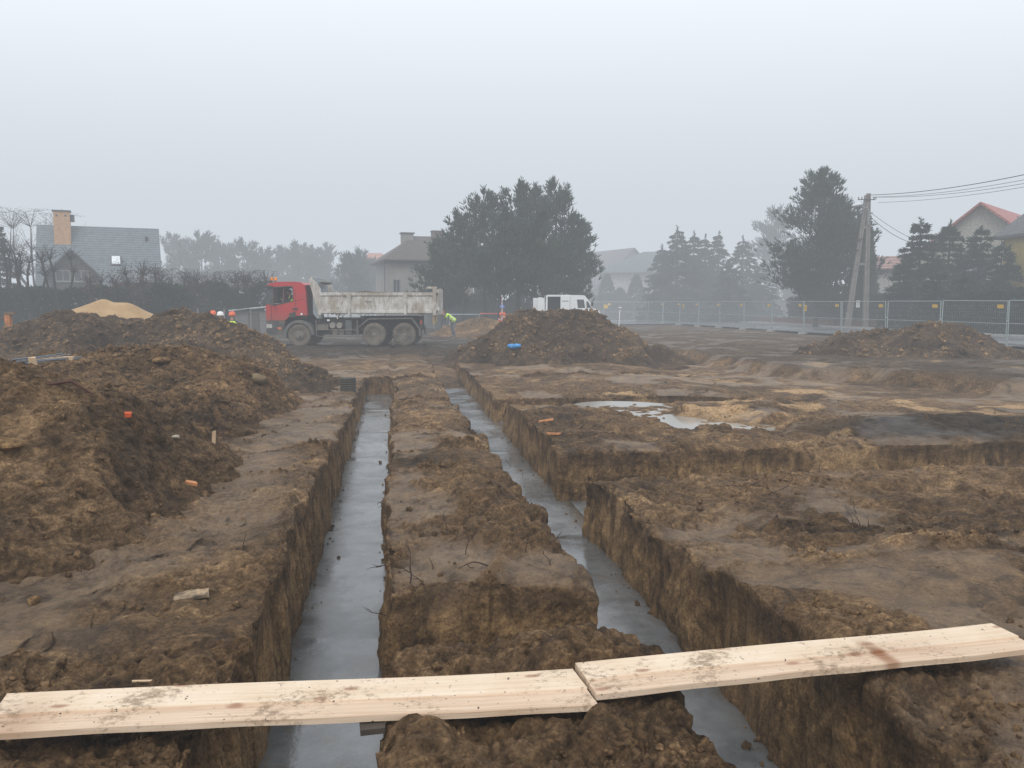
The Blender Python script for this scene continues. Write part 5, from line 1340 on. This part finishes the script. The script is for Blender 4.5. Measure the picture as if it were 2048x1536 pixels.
    # front grille, bumper, headlight, steps
    mb = MB(); mb.prism([q(150,542), q(340,542), q(330,600), q(335,680), q(200,684), q(152,660), q(150,625), q(160,620), q(160,575)], yn-.005, yf+.005, 'y'); mb.build('bumper', simple('dark_grey_bumper', (.045,.048,.055), .6, .2, 4, dirt=(.12,.1,.08)), t)
    MB().b2((X(158), yn-.02, Zc(612)), (X(210), yn+.4, Zc(575))).build('headlight', simple('headlamp_glass', (.5,.5,.48), .15), t)
    MB().b2((X(158), yf-.4, Zc(612)), (X(210), yf+.02, Zc(575))).build('headlight', simple('headlamp_glass', (.5,.5,.48), .15), t)
    MB().b2((X(265), yn-.02, Zc(625)), (X(300), yn-.006, Zc(605))).build('indicator', simple('indicator_orange', (.6,.18,.05), .3), t)
    MB().b2((X(222), yn-.018, Zc(606)), (X(262), yn-.008, Zc(600))).build('step_edge', MUD, t)
    MB().prism([q(154,462), q(205,462), q(205,540), q(156,540)], yn-.02, yn-.002, 'y').build('corner_panel', RED, t)
    # wheel arch over front wheel
    def arch(cx, cy, r0, r1, y0, y1, a0, a1, mat, name='mudguard'):
        c = q(cx, cy); n_ = 14; vs = []
        for i in range(n_+1):
            a = R(a0+(a1-a0)*i/n_)
            for rr in (r0/s, r1/s):
                for y in (y0, y1): vs.append((c[0]-rr*math.cos(a), y, c[1]+rr*math.sin(a)))
        mb = MB(); mb.add(vs, [(4*i+a_, 4*i+b_, 4*i+4+b_, 4*i+4+a_) for i in range(n_) for a_, b_ in ((0,1),(1,3),(3,2),(2,0))]+[(0,1,3,2),(4*n_,4*n_+1,4*n_+3,4*n_+2)])
        return mb.build(name, mat, t, True)
    arch(472, 685, 122, 150, yn-.04, yn+.55, -12, 178, simple('grey_plastic_arch', (.10,.105,.11), .7, .2, 4, dirt=(.16,.14,.11)))
    arch(472, 685, 122, 150, yf-.55, yf+.04, -12, 178, simple('grey_plastic_arch', (.10,.105,.11)))
    # beacons
    for bx in (183, 215):
        b = MB().lathe([(.055,0),(.06,.02),(.065,.08),(.06,.13),(.04,.145)], (X(bx), yn+.55+(.1 if bx > 200 else 0), Zc(150)), 12).build('beacon', simple('amber_beacon', (.85,.30,.02), .25), t, True)
        MB().tube([(X(bx), yn+.55+(.1 if bx > 200 else 0), Zc(185)), (X(bx), yn+.55+(.1 if bx > 200 else 0), Zc(150))], .03, 6).build('bracket', M['black'], b)
    # wheels
    def wheel(cx, cy, ro, y, front, parent=t):
        c = q(cx, cy); ro = ro/s
        ty = MB(); ty.lathe([(ro*.58,0),(ro*.66,-.02),(ro*.86,-.035),(ro*.95,-.02),(ro,.03),(ro,.26),(ro*.95,.30),(ro*.6,.30)], (c[0], y, c[1]), 40, 'y')
        for i in range(40):   # tread blocks
            a = 2*math.pi*i/40; ty.box((c[0]+ro*1.0*math.cos(a), y+.08+(.12 if i % 2 else 0), c[1]+ro*1.0*math.sin(a)), (.03,.13,.05), 0, Matrix.Rotation(-a, 3, 'Y'))
        w = ty.build('wheel', simple('muddy_tyre', (.048,.044,.04), .92, .3, 5, dirt=(.15,.125,.10), dirtamt=.75), parent, True)
        rim = MB()
        if front: rim.lathe([(ro*.60,.02),(ro*.58,-.005),(ro*.50,.03),(ro*.42,.05),(ro*.38,-.03),(ro*.30,-.05),(ro*.2,-.06),(ro*.17,-.12),(ro*.02,-.125)], (c[0], y, c[1]), 28, 'y')
        else: rim.lathe([(ro*.62,.02),(ro*.60,-.01),(ro*.56,.02),(ro*.50,.14),(ro*.42,.17),(ro*.24,.16),(ro*.22,.02),(ro*.17,.0),(ro*.02,-.005)], (c[0], y, c[1]), 28, 'y')
        rm = rim.build('rim', simple('muddy_rim', (.17,.155,.135), .8, .3, 6), w, True)
        nb = MB()
        for i in range(10):
            a = 2*math.pi*i/10; rr = ro*(.31 if front else .33); nb.tube([(c[0]+rr*math.cos(a), y-(.085 if front else -.12), c[1]+rr*math.sin(a)), (c[0]+rr*math.cos(a), y+(.0 if front else .2), c[1]+rr*math.sin(a))], .018, 5)
        nb.build('wheel_nuts', MUD, rm)
    wheel(472, 685, 113, yn+.02, True); wheel(472, 685, 113, yf-.34, True)
    for cx in (1203, 1497):
        wheel(cx, 678, 113, yn+.02, False); wheel(cx, 678, 113, yf-.34, False)
        c = q(cx, 678); MB().tube([(c[0], yn+.2, c[1]), (c[0], yf-.2, c[1])], .09, 8).build('axle', BLK, t)
        for yy in (yn+.36, yf-.66): MB().lathe([(.3,0),(.49,.0),(.52,.04),(.52,.24),(.49,.28),(.3,.28)], (c[0], yy, c[1]), 28, 'y').build('wheel', simple('muddy_tyre', (.048,.044,.04)), t, True)
    c = q(472, 685); MB().tube([(c[0], yn+.2, c[1]), (c[0], yf-.2, c[1])], .08, 8).build('axle', BLK, t)
    # chassis
    mb = MB()
    for y in (.75, 1.6): mb.b2((X(200), y, Zc(600)), (X(1640), y+.12, Zc(515)))
    mb.b2((X(640), .4, Zc(680)), (X(1040), 2.1, Zc(520))); mb.b2((X(1050), .55, Zc(640)), (X(1640), 1.95, Zc(500))); mb.build('chassis', BLK, t)
    # tanks, air cylinders, side guard
    mb = MB(); mb.b2((X(640), yn+.06, Zc(630)), (X(755), yn+.45, Zc(580))); mb.build('battery_box', MUD, t)
    for cx, cy, r in ((795,588,29),(862,588,29)): MB().tube([(q(cx,cy)[0], yn+.08, q(cx,cy)[1]), (q(cx,cy)[0], yn+.8, q(cx,cy)[1])], r/s, 16).build('air_tank', simple('pale_muddy_tank', (.25,.235,.205), .8, .2, 6), t, True)
    for cx, cy, r in ((818,652,30),(880,652,30)): MB().tube([(q(cx,cy)[0], yn+.12, q(cx,cy)[1]), (q(cx,cy)[0], yn+.8, q(cx,cy)[1])], r/s, 16).build('air_tank', MUD, t, True)
    MB().b2((X(922), yn+.1, Zc(672)), (X(982), yn+.5, Zc(538))).build('filter_box', simple('grey_box', (.10,.105,.11), .8, .3, 5), t)
    MB().b2((X(745), yn+.05, Zc(545)), (X(770), yn+.1, Zc(530))).build('label_plate', M['white'], t)
    mb = MB(); mb.tube([(X(640), yn+.03, Zc(632)), (X(1045), yn+.03, Zc(630))], .018, 6); mb.tube([(X(640), yn+.03, Zc(690)), (X(700), yn+.03, Zc(697)), (X(1045), yn+.03, Zc(688))], .018, 6); mb.tube([(X(640), yn+.03, Zc(535)), (X(640), yn+.03, Zc(690))], .022, 6); mb.tube([(X(1040), yn+.03, Zc(538)), (X(1042), yn+.03, Zc(690))], .022, 6); mb.build('side_guard', MUD, t)
    # rear mudguard strip (angular)
    gp_ = [q(1052,600), q(1150,520), q(1575,514), q(1650,615), q(1655,690)]
    mb = MB()
    for a, b in zip(gp_[:-1], gp_[1:]):
        nrm2 = Vector((-(b[1]-a[1]), b[0]-a[0])).normalized()*.045
        for y0_, y1_ in ((yn+.0, yn+.6), (yf-.6, yf)): mb.prism([a, b, (b[0]-nrm2.x, b[1]-nrm2.y), (a[0]-nrm2.x, a[1]-nrm2.y)], y0_, y1_, 'y')
    mb.build('mudguard', simple('grey_steel_guard', (.15,.15,.145), .7, .25, 5, dirt=(.10,.08,.06)), t)
    MB().b2((X(1630), yn+.1, Zc(690)), (X(1650), yn+.5, Zc(590))).build('mudflap', M['black'], t)
    l = MB().b2((X(1650), yn+.1, Zc(610)), (X(1680), yn+.5, Zc(520))).build('tail_light', BLK, t); MB().b2((X(1653), yn+.09, Zc(575)), (X(1668), yn+.099, Zc(540))).build('lens', simple('red_lens', (.5,.06,.03), .3), l)
    # tipper body
    zb, zt = Zc(462), Zc(272)
    body = MB(); body.b2((X(692), yn+.03, zb), (X(1780), yn+.08, zt)); body.b2((X(692), yf-.08, zb), (X(1780), yf-.03, zt)); body.b2((X(692), yn+.08, zb-.06), (X(1780), yf-.08, zb+.0)); bo = body.build('tipper_body', WHT, t)
    mb = MB(); mb.b2((X(690), yn-.02, Zc(298)), (X(1780), yn+.09, Zc(268))); mb.b2((X(690), yf-.09, Zc(298)), (X(1780), yf+.02, Zc(268))); mb.b2((X(690), yn-.01, Zc(468)), (X(1780), yn+.028, Zc(450))); mb.build('top_rail', WHT, bo)
    for cx in (692, 968, 1512):
        w = 40 if cx > 700 else 0
        if w:
            mb = MB(); mb.b2((X(cx-20), yn-.05, Zc(318)), (X(cx+20), yn-.021, Zc(283))); mb.b2((X(cx-15), yn-.04, Zc(460)), (X(cx+15), yn+.028, Zc(318))); mb.prism([q(cx-12,420), q(cx+12,420), q(cx+12,478), q(cx-12,478)], yn-.07, yn-.042, 'y'); mb.build('latch', WHT, bo)
    mb = MB()   # diagonal stiffeners
    for a, b in ((890,925),(1190,1215),(1445,1490),(1725,1760)):
        mb.prism([q(a,298), q(a+14,298), q(b+14,450), q(b,450)], yn+.0, yn+.029, 'y')
    for a in (1340, 1600): mb.prism([q(a,298), q(a+9,298), q(a+9,450), q(a,450)], yn+.012, yn+.029, 'y')
    mb.build('stiffener', WHT, bo)
    MB().tube([(X(1118), yn-.02, Zc(352)), (X(1150), yn-.05, Zc(356)), (X(1182), yn-.02, Zc(352))], .015, 5).build('grab_handle', MUD, bo)
    # headboard
    
    for ya_ in (yn+.02, yf-.09): MB().prism([q(585,150), q(600,116), q(611,122), q(622,150), q(655,175), q(690,235), q(692,490), q(665,490), q(590,200)], ya_, ya_+.07, 'y').build('headboard_side', WHT, bo)
    MB().prism([q(585,140), q(600,116), q(615,120), q(690,455), q(672,470)], yn+.09, yf-.09, 'y').build('headboard', simple('bluish_grey_steel', (.28,.32,.34), .6, .15, 4), bo)
    mb = MB(); mb.add(*_ellips((X(680), 1.25, Zc(170)), (.15,1.1,.08), 10, 8)); mb.build('rolled_tarpaulin', simple('dark_tarp', (.14,.13,.11), .9, .5, 8), bo)
    MB().prism([q(605,250), q(665,480), q(690,480), q(690,520), q(640,520), q(605,470)], yn+.15, yn+.55, 'y').build('tank_panel', simple('bluish_grey_steel', (.28,.32,.34), .6, .15, 4), t)
    mb = MB()
    for cx in (545, 560, 578): mb.tube([(X(cx), yn+.3, Zc(500)), (X(cx), yn+.3, Zc(195))], .035, 6)
    mb.build('exhaust_stack', M['black'], t)
    # tailgate and rear posts
    mb = MB(); mb.b2((X(1780), yn-.03, Zc(488)), (X(1812), yn+.12, Zc(225))); mb.b2((X(1780), yf-.12, Zc(488)), (X(1812), yf+.03, Zc(225))); mb.b2((X(1780)+.01, yn+.12, Zc(470)), (X(1800), yf-.12, Zc(250))); mb.b2((X(1720), yn+.02, Zc(232)), (X(1818), yn+.10, Zc(212)));  mb.build('tailgate', WHT, bo)
    mb = MB()
    for z in (255, 425): mb.b2((X(1813), yn-.02, Zc(z+18)), (X(1843), yn+.08, Zc(z-15)))
    mb.b2((X(1812), yn+.12, Zc(485)), (X(1828), yf-.12, Zc(235))); mb.build('hinge', WHT, bo)
    mb = MB(); mb.b2((X(1775), yn+.05, Zc(575)), (X(1800), yn+.16, Zc(492))); mb.b2((X(1808), yn+.05, Zc(560)), (X(1820), yn+.16, Zc(492))); mb.build('tailgate_lock', simple('ochre_steel', (.32,.23,.12), .7, .3, 6), bo)
    MB().prism([q(815,468), q(880,468), q(850,505), q(850,525), q(838,525), q(838,505)], yn+.1, yn+.3, 'y').build('bracket', WHT, bo)
    MB().prism([q(1620,468), q(1690,468), q(1665,498), q(1650,498)], yn+.1, yn+.3, 'y').build('bracket', WHT, bo)
    MB().prism([q(880,490), q(900,510), q(1095,512), q(1095,518), q(905,518)], yn+.12, yn+.3, 'y').build('support_arm', MUD, bo)
    # soil load
    n_ = 70; gx, gy = np.meshgrid(np.linspace(X(697), X(1775), n_*2), np.linspace(yn+.09, yf-.09, n_)); u = (gx-gx.min())/(gx.max()-gx.min()); w = (gy-gy.min())/(gy.max()-gy.min())
    gz = zt-.12+.16*np.sin(np.pi*w)*np.clip(np.sin(np.pi*u)*1.6, 0, 1)+.10*fbm(gx, gy, 0*gx, .5, 4)
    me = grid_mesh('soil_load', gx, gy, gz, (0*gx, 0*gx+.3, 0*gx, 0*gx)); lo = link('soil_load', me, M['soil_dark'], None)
    lo.location = t.location; lo.rotation_euler = t.rotation_euler; tag(lo, 'dark soil load heaped inside the white tipper body of the truck', 'soil load')
    # driver (top-level)
    M4 = Matrix.Translation(base) @ Matrix.Rotation(-PSI-.012, 4, 'Z')
    dp = M4 @ Vector((X(392), yn+.62, Zc(418)))
    person('person with short hair and yellow vest leaning forward inside the red truck cab', dp, -PSI-math.pi/2, SK['navy'], SK['hiviz'], None, 'sit')
truck()

# ------------------------------------------------------------------ small things on site
def on(px, py, z0=-.1):
    """where the ray of a pixel meets the built surface"""
    o = Vector((0,0,CAMH)); d = (at(px, py, D=10)-o); best = None
    for T in np.arange(.2, 4, .01):
        P = o+d*float(T)
        if P.z < .0+1.5 and P.z < 1.4:
            z = surf(P.x, P.y)
            if z is not None and P.z <= z: return Vector((P.x, P.y, z))
    return at(px, py, z0)
def on_fast(px, py, lo=.2, hi=4.0):
    o = Vector((0,0,CAMH)); d = (at(px, py, D=10)-o)
    ts = np.arange(lo, hi, .008); best = None
    for T in ts:
        P = o+d*float(T); z = height(P.x, P.y)
        if P.z <= z: return Vector((P.x, P.y, z))
    return at(px, py, -.1)
_trees = []
def _mk():
    for o in col.objects:
        if o.type == 'MESH' and o.name.split('.')[0] in ('ground', 'soil_heap'):
            me = o.data; n = len(me.vertices); co = np.empty(n*3, dtype=np.float32); me.vertices.foreach_get('co', co); co = co.reshape(-1, 3).astype(float)
            li = np.empty(len(me.loops), dtype=np.int32); me.loops.foreach_get('vertex_index', li); li = li.reshape(-1, 4)
            if o.name == 'ground':
                k = (co[:,1] > 1) & (co[:,1] < 36) & (np.abs(co[:,0]) < 16); f = k[li].all(1); li = li[f]
                u, inv = np.unique(li.ravel(), return_inverse=True); co = co[u]; li = inv.reshape(-1, 4)
                # coarse: use vertices only, every face
            _trees.append(BVHTree.FromPolygons(co.tolist(), li.tolist()))
_mk()
def height(x, y):
    best = -9
    for b in _trees:
        h = b.ray_cast(Vector((x, y, 6)), Vector((0,0,-1)))
        if h[0] is not None: best = max(best, h[0].z)
    return best if best > -8 else -.1
def ray(px, py):
    o = Vector((0,0,CAMH)); d = (at(px, py, D=10)-o).normalized(); best = None
    for b in _trees:
        h = b.ray_cast(o, d)
        if h[0] is not None and (best is None or h[3] < best[1]): best = (h[0], h[3])
    return best[0].copy() if best else at(px, py, -.1)

# twigs and roots
tg = 'dry twigs and roots sticking out of the soil'
def twig(label, px, py, ln, az, el, forks=2, r=.005, seed=0, wall=False):
    rg = random.Random(seed); p = ray(px, py)
    d = Vector((math.cos(az)*math.cos(el), math.sin(az)*math.cos(el), math.sin(el)))
    pts = [p-d*.03]; q = p.copy(); dd = d.copy()
    for k in range(6):
        dd = (dd+Vector((rg.gauss(0,.22), rg.gauss(0,.22), rg.gauss(0,.16)-(.06 if wall else 0)))).normalized(); q = q+dd*ln/6; pts.append(q.copy())
    mb = MB(); mb.tube([a-p for a in pts], [r*(1-.12*k) for k in range(7)], 5)
    for f in range(forks):
        i = rg.randint(2, 4); e = (dd+Vector((rg.gauss(0,.7), rg.gauss(0,.7), rg.gauss(.1,.5)))).normalized(); a = pts[i]-p
        mb.tube([a, a+e*ln*.2, a+e*ln*.33+Vector((rg.gauss(0,.02), 0, .01))], [r*.7, r*.5, r*.3], 4)
    o = mb.build('twig', M['twig']); o.location = p; tag(o, label, 'twig', tg)
TW = [(820,1165,.30,1.4,1.2,'upright thin twig on the soil island above the flat grey clay patch',1),(850,1175,.22,2.2,1.0,'short twig among the cluster on the near end of the soil island',2),(868,1190,.18,.6,.9,'branching twig at the left of the island cluster',2),(930,1110,.20,1.9,1.3,'twig standing on the island crest in front of the grey clay patch',1),(975,1130,.32,2.7,.35,'long reddish twig slanting down the island side',1),(745,1190,.26,2.2,.1,'forked root poking from the island wall over the left trench, lower one',3),(770,1010,.28,2.6,.1,'forked root hanging from the island wall, upper one over the left trench',3),(775,1130,.16,3.0,-.1,'short root in the island wall over the left trench',2),(772,1230,.15,3.0,.4,'short root low on the island wall over the left trench',2),(1020,940,.26,1.3,1.2,'thin forked shoot standing at the edge of the right trench',1),(1045,960,.15,.9,1.1,'short shoot at the island edge near the forked shoot',1),(1085,1060,.16,.2,.6,'root tip at the island edge over the right trench',2),(1105,1085,.16,.5,.4,'small root over the right trench near its bend',2),(865,1140,.10,.5,1.3,'little stub beside the upright thin twig',0),(858,1245,.17,-.6,.1,'dark curved twig lying on the flat grey clay patch',0),(845,1240,.06,.2,1.0,'tiny stub on the flat grey clay patch',0),
    (1720,1055,.12,1.3,1.2,'stubby shoot in the small group on the right block, front one',1),(1706,1050,.10,1.8,1.3,'stubby shoot in the small group on the right block, left one',0),(1735,1055,.10,1.2,1.1,'stubby shoot in the small group on the right block, right one',0),(1712,1025,.14,1.9,.9,'forked shoot just beyond the small shoot group',1),(1598,940,.30,-.5,.25,'dark stick leaning on the far part of the right block',1),(1460,970,.42,-.25,.06,'long dark stick lying on the right block near its left corner',1),(1530,990,.60,.15,.03,'thin pale stick lying flat across the right block',0),(1350,980,.22,.1,.05,'pale broken stick near the left edge of the right block',0),(1640,945,.16,1.2,.9,'small shoot at the far edge of the right block',1),
    (485,1100,.14,1.2,1.3,'single dark shoot on the smooth clay left of the trench',0),(230,990,.34,-.2,.1,'dark branched stick lying on the slope at the left',2),(205,900,.30,2.5,.3,'dark forked stick on the near left heap, upper one',1),(80,1070,.20,-.3,.05,'short dark stick on the pale patch at the far left',0),(1100,1130,.14,1.6,1.2,'dark stub on the right shoulder of the soil island',1),(1050,1105,.18,2.0,1.1,'dark shoot on the crest of the soil island near the right trench',2),(640,940,.16,-2.4,.5,'short root on the edge above the left trench',1),(598,1050,.14,-1.0,.6,'small root near the edge above the left trench',1),(895,1070,.22,1.4,1.1,'twig behind the cluster on the island, near its middle',1),(940,1010,.15,1.2,1.2,'small twig higher up on the soil island',0),(480,640+360,.2,-.2,.3,'small stick at the foot of the brown heap',1)]
for i, (px, py, ln, az, el, lb, fk) in enumerate(TW):
    twig(lb, px, py, ln, az, el, fk, .0045 if ln < .25 else .006, 900+i, 'wall' in lb)

def chip(name, label, cat, px, py, size, rz, mat, tilt=(0,0), group=None, up=.0, bev=.003, D=None):
    p = ray(px, py) if D is None else at(px, py, D=D); rg = random.Random(px)
    mb = MB(); mb.box((0,0,0), size)
    mb.v = [tuple(c*(1+rg.uniform(-.12,.12)) for c in v) for v in mb.v]
    o = mb.build(name, mat, None, bevel=min(bev, min(size)*.3)); o.location = p+Vector((0,0,size[2]*.3+up)); o.rotation_euler = (tilt[0], tilt[1], rz)
    tag(o, label, cat, group); return o
wood = simple('split_wood', (.50,.36,.19), .8, .25, 9, bump=.3, dirt=(.09,.065,.045), dirtamt=.45); owood = simple('orange_wood', (.55,.24,.10), .8, .2, 14)
pale_w = simple('pale_new_wood', (.58,.42,.27), .8, .15, 6); muddy_w = simple('muddy_wood', (.42,.30,.18), .85, .35, 14, bump=.4, dirt=(.075,.055,.04), dirtamt=.6)
chip('board_piece', 'broken muddy piece of pale board lying on the left bank beside the trench', 'wood piece', 382, 1192, (.20,.13,.02), .25, muddy_w, (.05,-.05))
chip('wooden_stake', 'short pale wooden stake standing on the brown heap slope', 'stake', 428, 886, (.04,.025,.15), .3, pale_w, (.05,.08), up=.02)
chip('wood_chip', 'small orange brown wood chip at the foot of the brown heap', 'wood piece', 383, 968, (.10,.06,.03), .6, owood, (.2,.3))
chip('wood_stick', 'orange stick on the middle block edge, nearer of the two', 'wood piece', 1117, 869, (.34,.045,.03), .05, owood, (0,.05), 'orange sticks on the middle block')
chip('wood_stick', 'orange stick on the middle block edge, farther of the two', 'wood piece', 1092, 842, (.25,.04,.03), .25, owood, (0,-.1), 'orange sticks on the middle block')
chip('brick_fragment', 'bright orange brick fragment on the slope of the brown heap', 'brick fragment', 256, 832, (.06,.05,.04), .4, simple('orange_red_brick', (.60,.10,.03), .8, .2, 10), (.2,.1))
chip('wood_splinter', 'pale thin splinter just beyond the left plank', 'wood piece', 285, 1363, (.09,.014,.008), -.1, pale_w)
chip('timber_board', 'pale timber board resting across between the near and dark heaps at the left', 'board', 108, 727, (.55,.06,.06), .05, pale_w, (0,-.02), up=.05, D=12.3)
chip('timber_board', 'upright pale board end sticking out at the left behind the near slope', 'board', 68, 742, (.075,.03,.19), .2, pale_w, (.1,-.12), up=0, D=9.0)
chip('timber_board', 'greyish board lying behind the near slope beside the upright board end', 'board', 46, 740, (.22,.10,.05), .2, muddy_w, (0,0), up=0, D=9.4)
st_m = simple('grey_stone', (.16,.135,.105), .85, .3, 8, bump=.6)
def stone(label, px, py, s, flat=.5, mat=st_m):
    p = ray(px, py); rr = np.random.default_rng(px*7+py); vs, fs = _ellips((0,0,0), (s, s*.75, s*flat), 14, 9)
    V = np.array(vs); d = 1+.30*vn(V[:,0]/s*1.1+px, V[:,1]/s*1.1, V[:,2]/s*1.1)+.12*vn(V[:,0]/s*3+px, V[:,1]/s*3, V[:,2]/s*3); V = V*d[:, None]
    o = MB().add([tuple(v) for v in V], fs).build('stone', mat, None, True); o.location = p+Vector((0,0,s*flat*.35)); o.rotation_euler = (0,0,px*1.0); tag(o, label, 'stone')
stone('flat pale stone slab at the left edge on the near slope', 15, 893, .15, .3, M['soil'])
stone('small rounded clay lump on the left slope near the smooth clay', 76, 968, .05, .5, M['soil'])
stone('flat brown stone on the upper part of the brown heap', 325, 722, .20, .25, M['soil_brown'])
stone('angular brown stone halfway down the brown heap', 300, 778, .11, .5, M['soil_dark'])
stone('brown lump of clay on the dark heap flank close to the left trench path', 512, 762, .17, .6, simple('ochre_lump', (.16,.115,.06), .9, .3, 8, bump=.5))
stone('pale clod shaped stone in the clay at the lower left corner', 68, 1205, .045, .6, M['soil'])
stone('small pale stone lying by the upper brown heap edge', 352, 875, .04, .6, simple('whitish_stone', (.4,.36,.28), .85, .2, 8))
# blue bag
p = ray(1030, 696); rr = np.random.default_rng(4); vs, fs = _ellips((0,0,0), (.20,.14,.09), 22, 14); V = np.array(vs)
V = V*(1+.5*vn(V[:,0]*9+3, V[:,1]*9, V[:,2]*9)+.25*vn(V[:,0]*22, V[:,1]*22, V[:,2]*22))[:, None]
o = MB().add([tuple(v) for v in V], fs).build('plastic_bag', simple('blue_plastic', (.03,.26,.62), .35, .2, 6)); o.location = p+Vector((0,-.05,.07)); tag(o, 'crumpled bright blue plastic bag at the foot of the flat topped heap', 'plastic bag')
# rebar bundle
a = at(22, 735, D=9.6); b = at(140, 718, D=13.0); rg = random.Random(5)
for k in range(6):
    off = Vector((0, rg.uniform(-.05,.05), .018*k))
    o = MB().tube([a+off-a, (a+b)/2+off+Vector((0,0,rg.uniform(0,.02)))-a, b+off+Vector((rg.uniform(-.2,.2),0,0))-a], .009, 5).build('steel_bar', simple('blue_grey_steel', (.14,.16,.185), .4, .2, metal=.4)); o.location = a
    tag(o, 'thin blue grey steel bar in the bundle lying behind the near slope', 'steel bar', 'bundle of steel bars behind the near slope')
a = ray(100, 768); b = ray(185, 788); mid = (a+b)/2+Vector((0,0,.05)); o = MB().tube([a*0, mid-a+Vector((0,0,.02)), b-a], [.018,.016,.012], 6).build('rusty_rod', simple('rust_brown', (.085,.035,.022), .85, .3)); o.location = a; tag(o, 'curved rusty rod on the slope between the near and brown heaps', 'rod')
# orange steel part with chain at the left
op = empty('steel_post', at(18, 660, D=26), -PSI); op.location.z -= .45; tag(op, 'orange painted steel post with a lug and chain at the left edge', 'steel post')
opm = simple('orange_machine_paint', (.55,.20,.07), .6, .2, 6, dirt=(.15,.09,.05))
MB().box((0,0,.45),(.17,.14,.95)).build('post', opm, op); MB().box((.08,0,.98),(.30,.18,.08)).build('lug', simple('rusty_lug', (.16,.10,.07), .8), op)
mb = MB()
for k in range(9): x = -.1-.11*k; z = .86-.035*k-.02*math.sin(k); mb.tube([(x,0,z),(x-.09,0,z-.03)], .025 if k % 2 else .016, 5)
mb.build('chain', simple('rusty_lug', (.16,.10,.07)), op)

# log stub at the trench corner
lg = empty('drain_pipe', ray(700, 782)+Vector((-.05, .1, .0)), 0); tag(lg, 'dark ribbed pipe stub standing at the far corner of the left bank', 'pipe')
mb = MB(); prof = []
for k in range(9): prof += [(.20,-.25+.055*k),(.185,-.25+.055*k+.03)]
mb.lathe(prof, (0,0,.1), 16); mb.build('ribbed_wall', simple('dark_ribbed_pipe', (.05,.045,.035), .8, .3), lg)
# supports under the planks
def batten(label, px, py, z, size, rz):
    p = at(px, py, z); o = MB().box((0,0,0), size).build('batten', simple('dark_wet_wood', (.06,.045,.035), .8, .3)); o.location = (p.x, p.y, z); o.rotation_euler = (0,0,rz); tag(o, label, 'batten')
batten('dark wet batten end peeking out under the left plank over the left trench', 742, 1428, zp-.062, (.10,.30,.024), .08)

# ------------------------------------------------------------------ fog, sky, sun, camera
SIG = .0036; AIR = (.745,.79,.845)
fm = bpy.data.materials.new('fog'); fm.use_nodes = True; nt = fm.node_tree; nt.nodes.clear()
out = nt.nodes.new('ShaderNodeOutputMaterial'); ab = nt.nodes.new('ShaderNodeVolumeAbsorption'); em = nt.nodes.new('ShaderNodeEmission'); ad = nt.nodes.new('ShaderNodeAddShader')
ab.inputs['Color'].default_value = (0,0,0,1); ab.inputs['Density'].default_value = SIG
em.inputs['Color'].default_value = (*AIR, 1); em.inputs['Strength'].default_value = SIG  # scattered airlight is imitated by the fog's own even glow
nt.links.new(ab.outputs[0], ad.inputs[0]); nt.links.new(em.outputs[0], ad.inputs[1]); nt.links.new(ad.outputs[0], out.inputs['Volume'])
def bank():
    f2 = fm.copy(); f2.name = 'fog_bank'; n2 = f2.node_tree.nodes
    for n in n2:
        if n.type == 'VOLUME_ABSORPTION': n.inputs['Density'].default_value = .0125
        if n.type == 'EMISSION': n.inputs['Strength'].default_value = .0125; n.inputs['Color'].default_value = (.56, .615, .67, 1)  # the bank glows by itself too, in a dimmer airlight colour
    o = MB().box((0, 452, 12), (1300, 764, 30)).build('fog_bank', f2); o.rotation_euler = (0, 0, -PSI); tag(o, kind='structure'); o.display_type = 'WIRE'
bank()
fog = MB().b2((-900,-900,-3),(900,1100,100)).build('fog', fm); tag(fog, kind='structure'); fog.display_type = 'WIRE'

w = bpy.data.worlds.new('World'); scene.world = w; w.use_nodes = True; nt = w.node_tree; nt.nodes.clear()
wo = nt.nodes.new('ShaderNodeOutputWorld'); bg = nt.nodes.new('ShaderNodeBackground'); sky = nt.nodes.new('ShaderNodeTexSky'); sky.sky_type = 'NISHITA'; sky.sun_disc = False
SE, SR = R(48), R(200)
sky.sun_elevation = SE; sky.sun_rotation = SR; sky.dust_density = 6; sky.air_density = 1
mx = nt.nodes.new('ShaderNodeMix'); mx.data_type = 'RGBA'; mx.inputs[0].default_value = .90; mx.inputs[7].default_value = (13.0, 13.5, 14.3, 1)
nt.links.new(sky.outputs[0], mx.inputs[6]); nt.links.new(mx.outputs[2], bg.inputs[0]); bg.inputs[1].default_value = .10
nt.links.new(bg.outputs[0], wo.inputs[0])
sl = bpy.data.lights.new('sun', 'SUN'); sl.energy = 1.8; sl.angle = R(25); sl.color = (1, .96, .9)
so = bpy.data.objects.new('sun', sl); col.objects.link(so)
sd = Vector((math.sin(SR)*math.cos(SE), math.cos(SR)*math.cos(SE), math.sin(SE)))   # towards the sun
so.rotation_euler = sd.to_track_quat('Z', 'Y').to_euler()

cd = bpy.data.cameras.new('camera'); cam = bpy.data.objects.new('camera', cd); col.objects.link(cam)
cd.sensor_width = 36; cd.lens = F/2048*36; cd.clip_start = .05; cd.clip_end = 3000
cam.location = (0, 0, CAMH); cam.rotation_euler = (math.pi/2-TH, 0, -PSI); scene.camera = cam
scene.view_settings.view_transform = 'Standard'; scene.view_settings.look = 'None'; scene.view_settings.exposure = 0
scene.cycles.use_denoising = True
scene.cycles.max_bounces = 6; scene.cycles.diffuse_bounces = 3; scene.cycles.glossy_bounces = 3; scene.cycles.transparent_max_bounces = 8
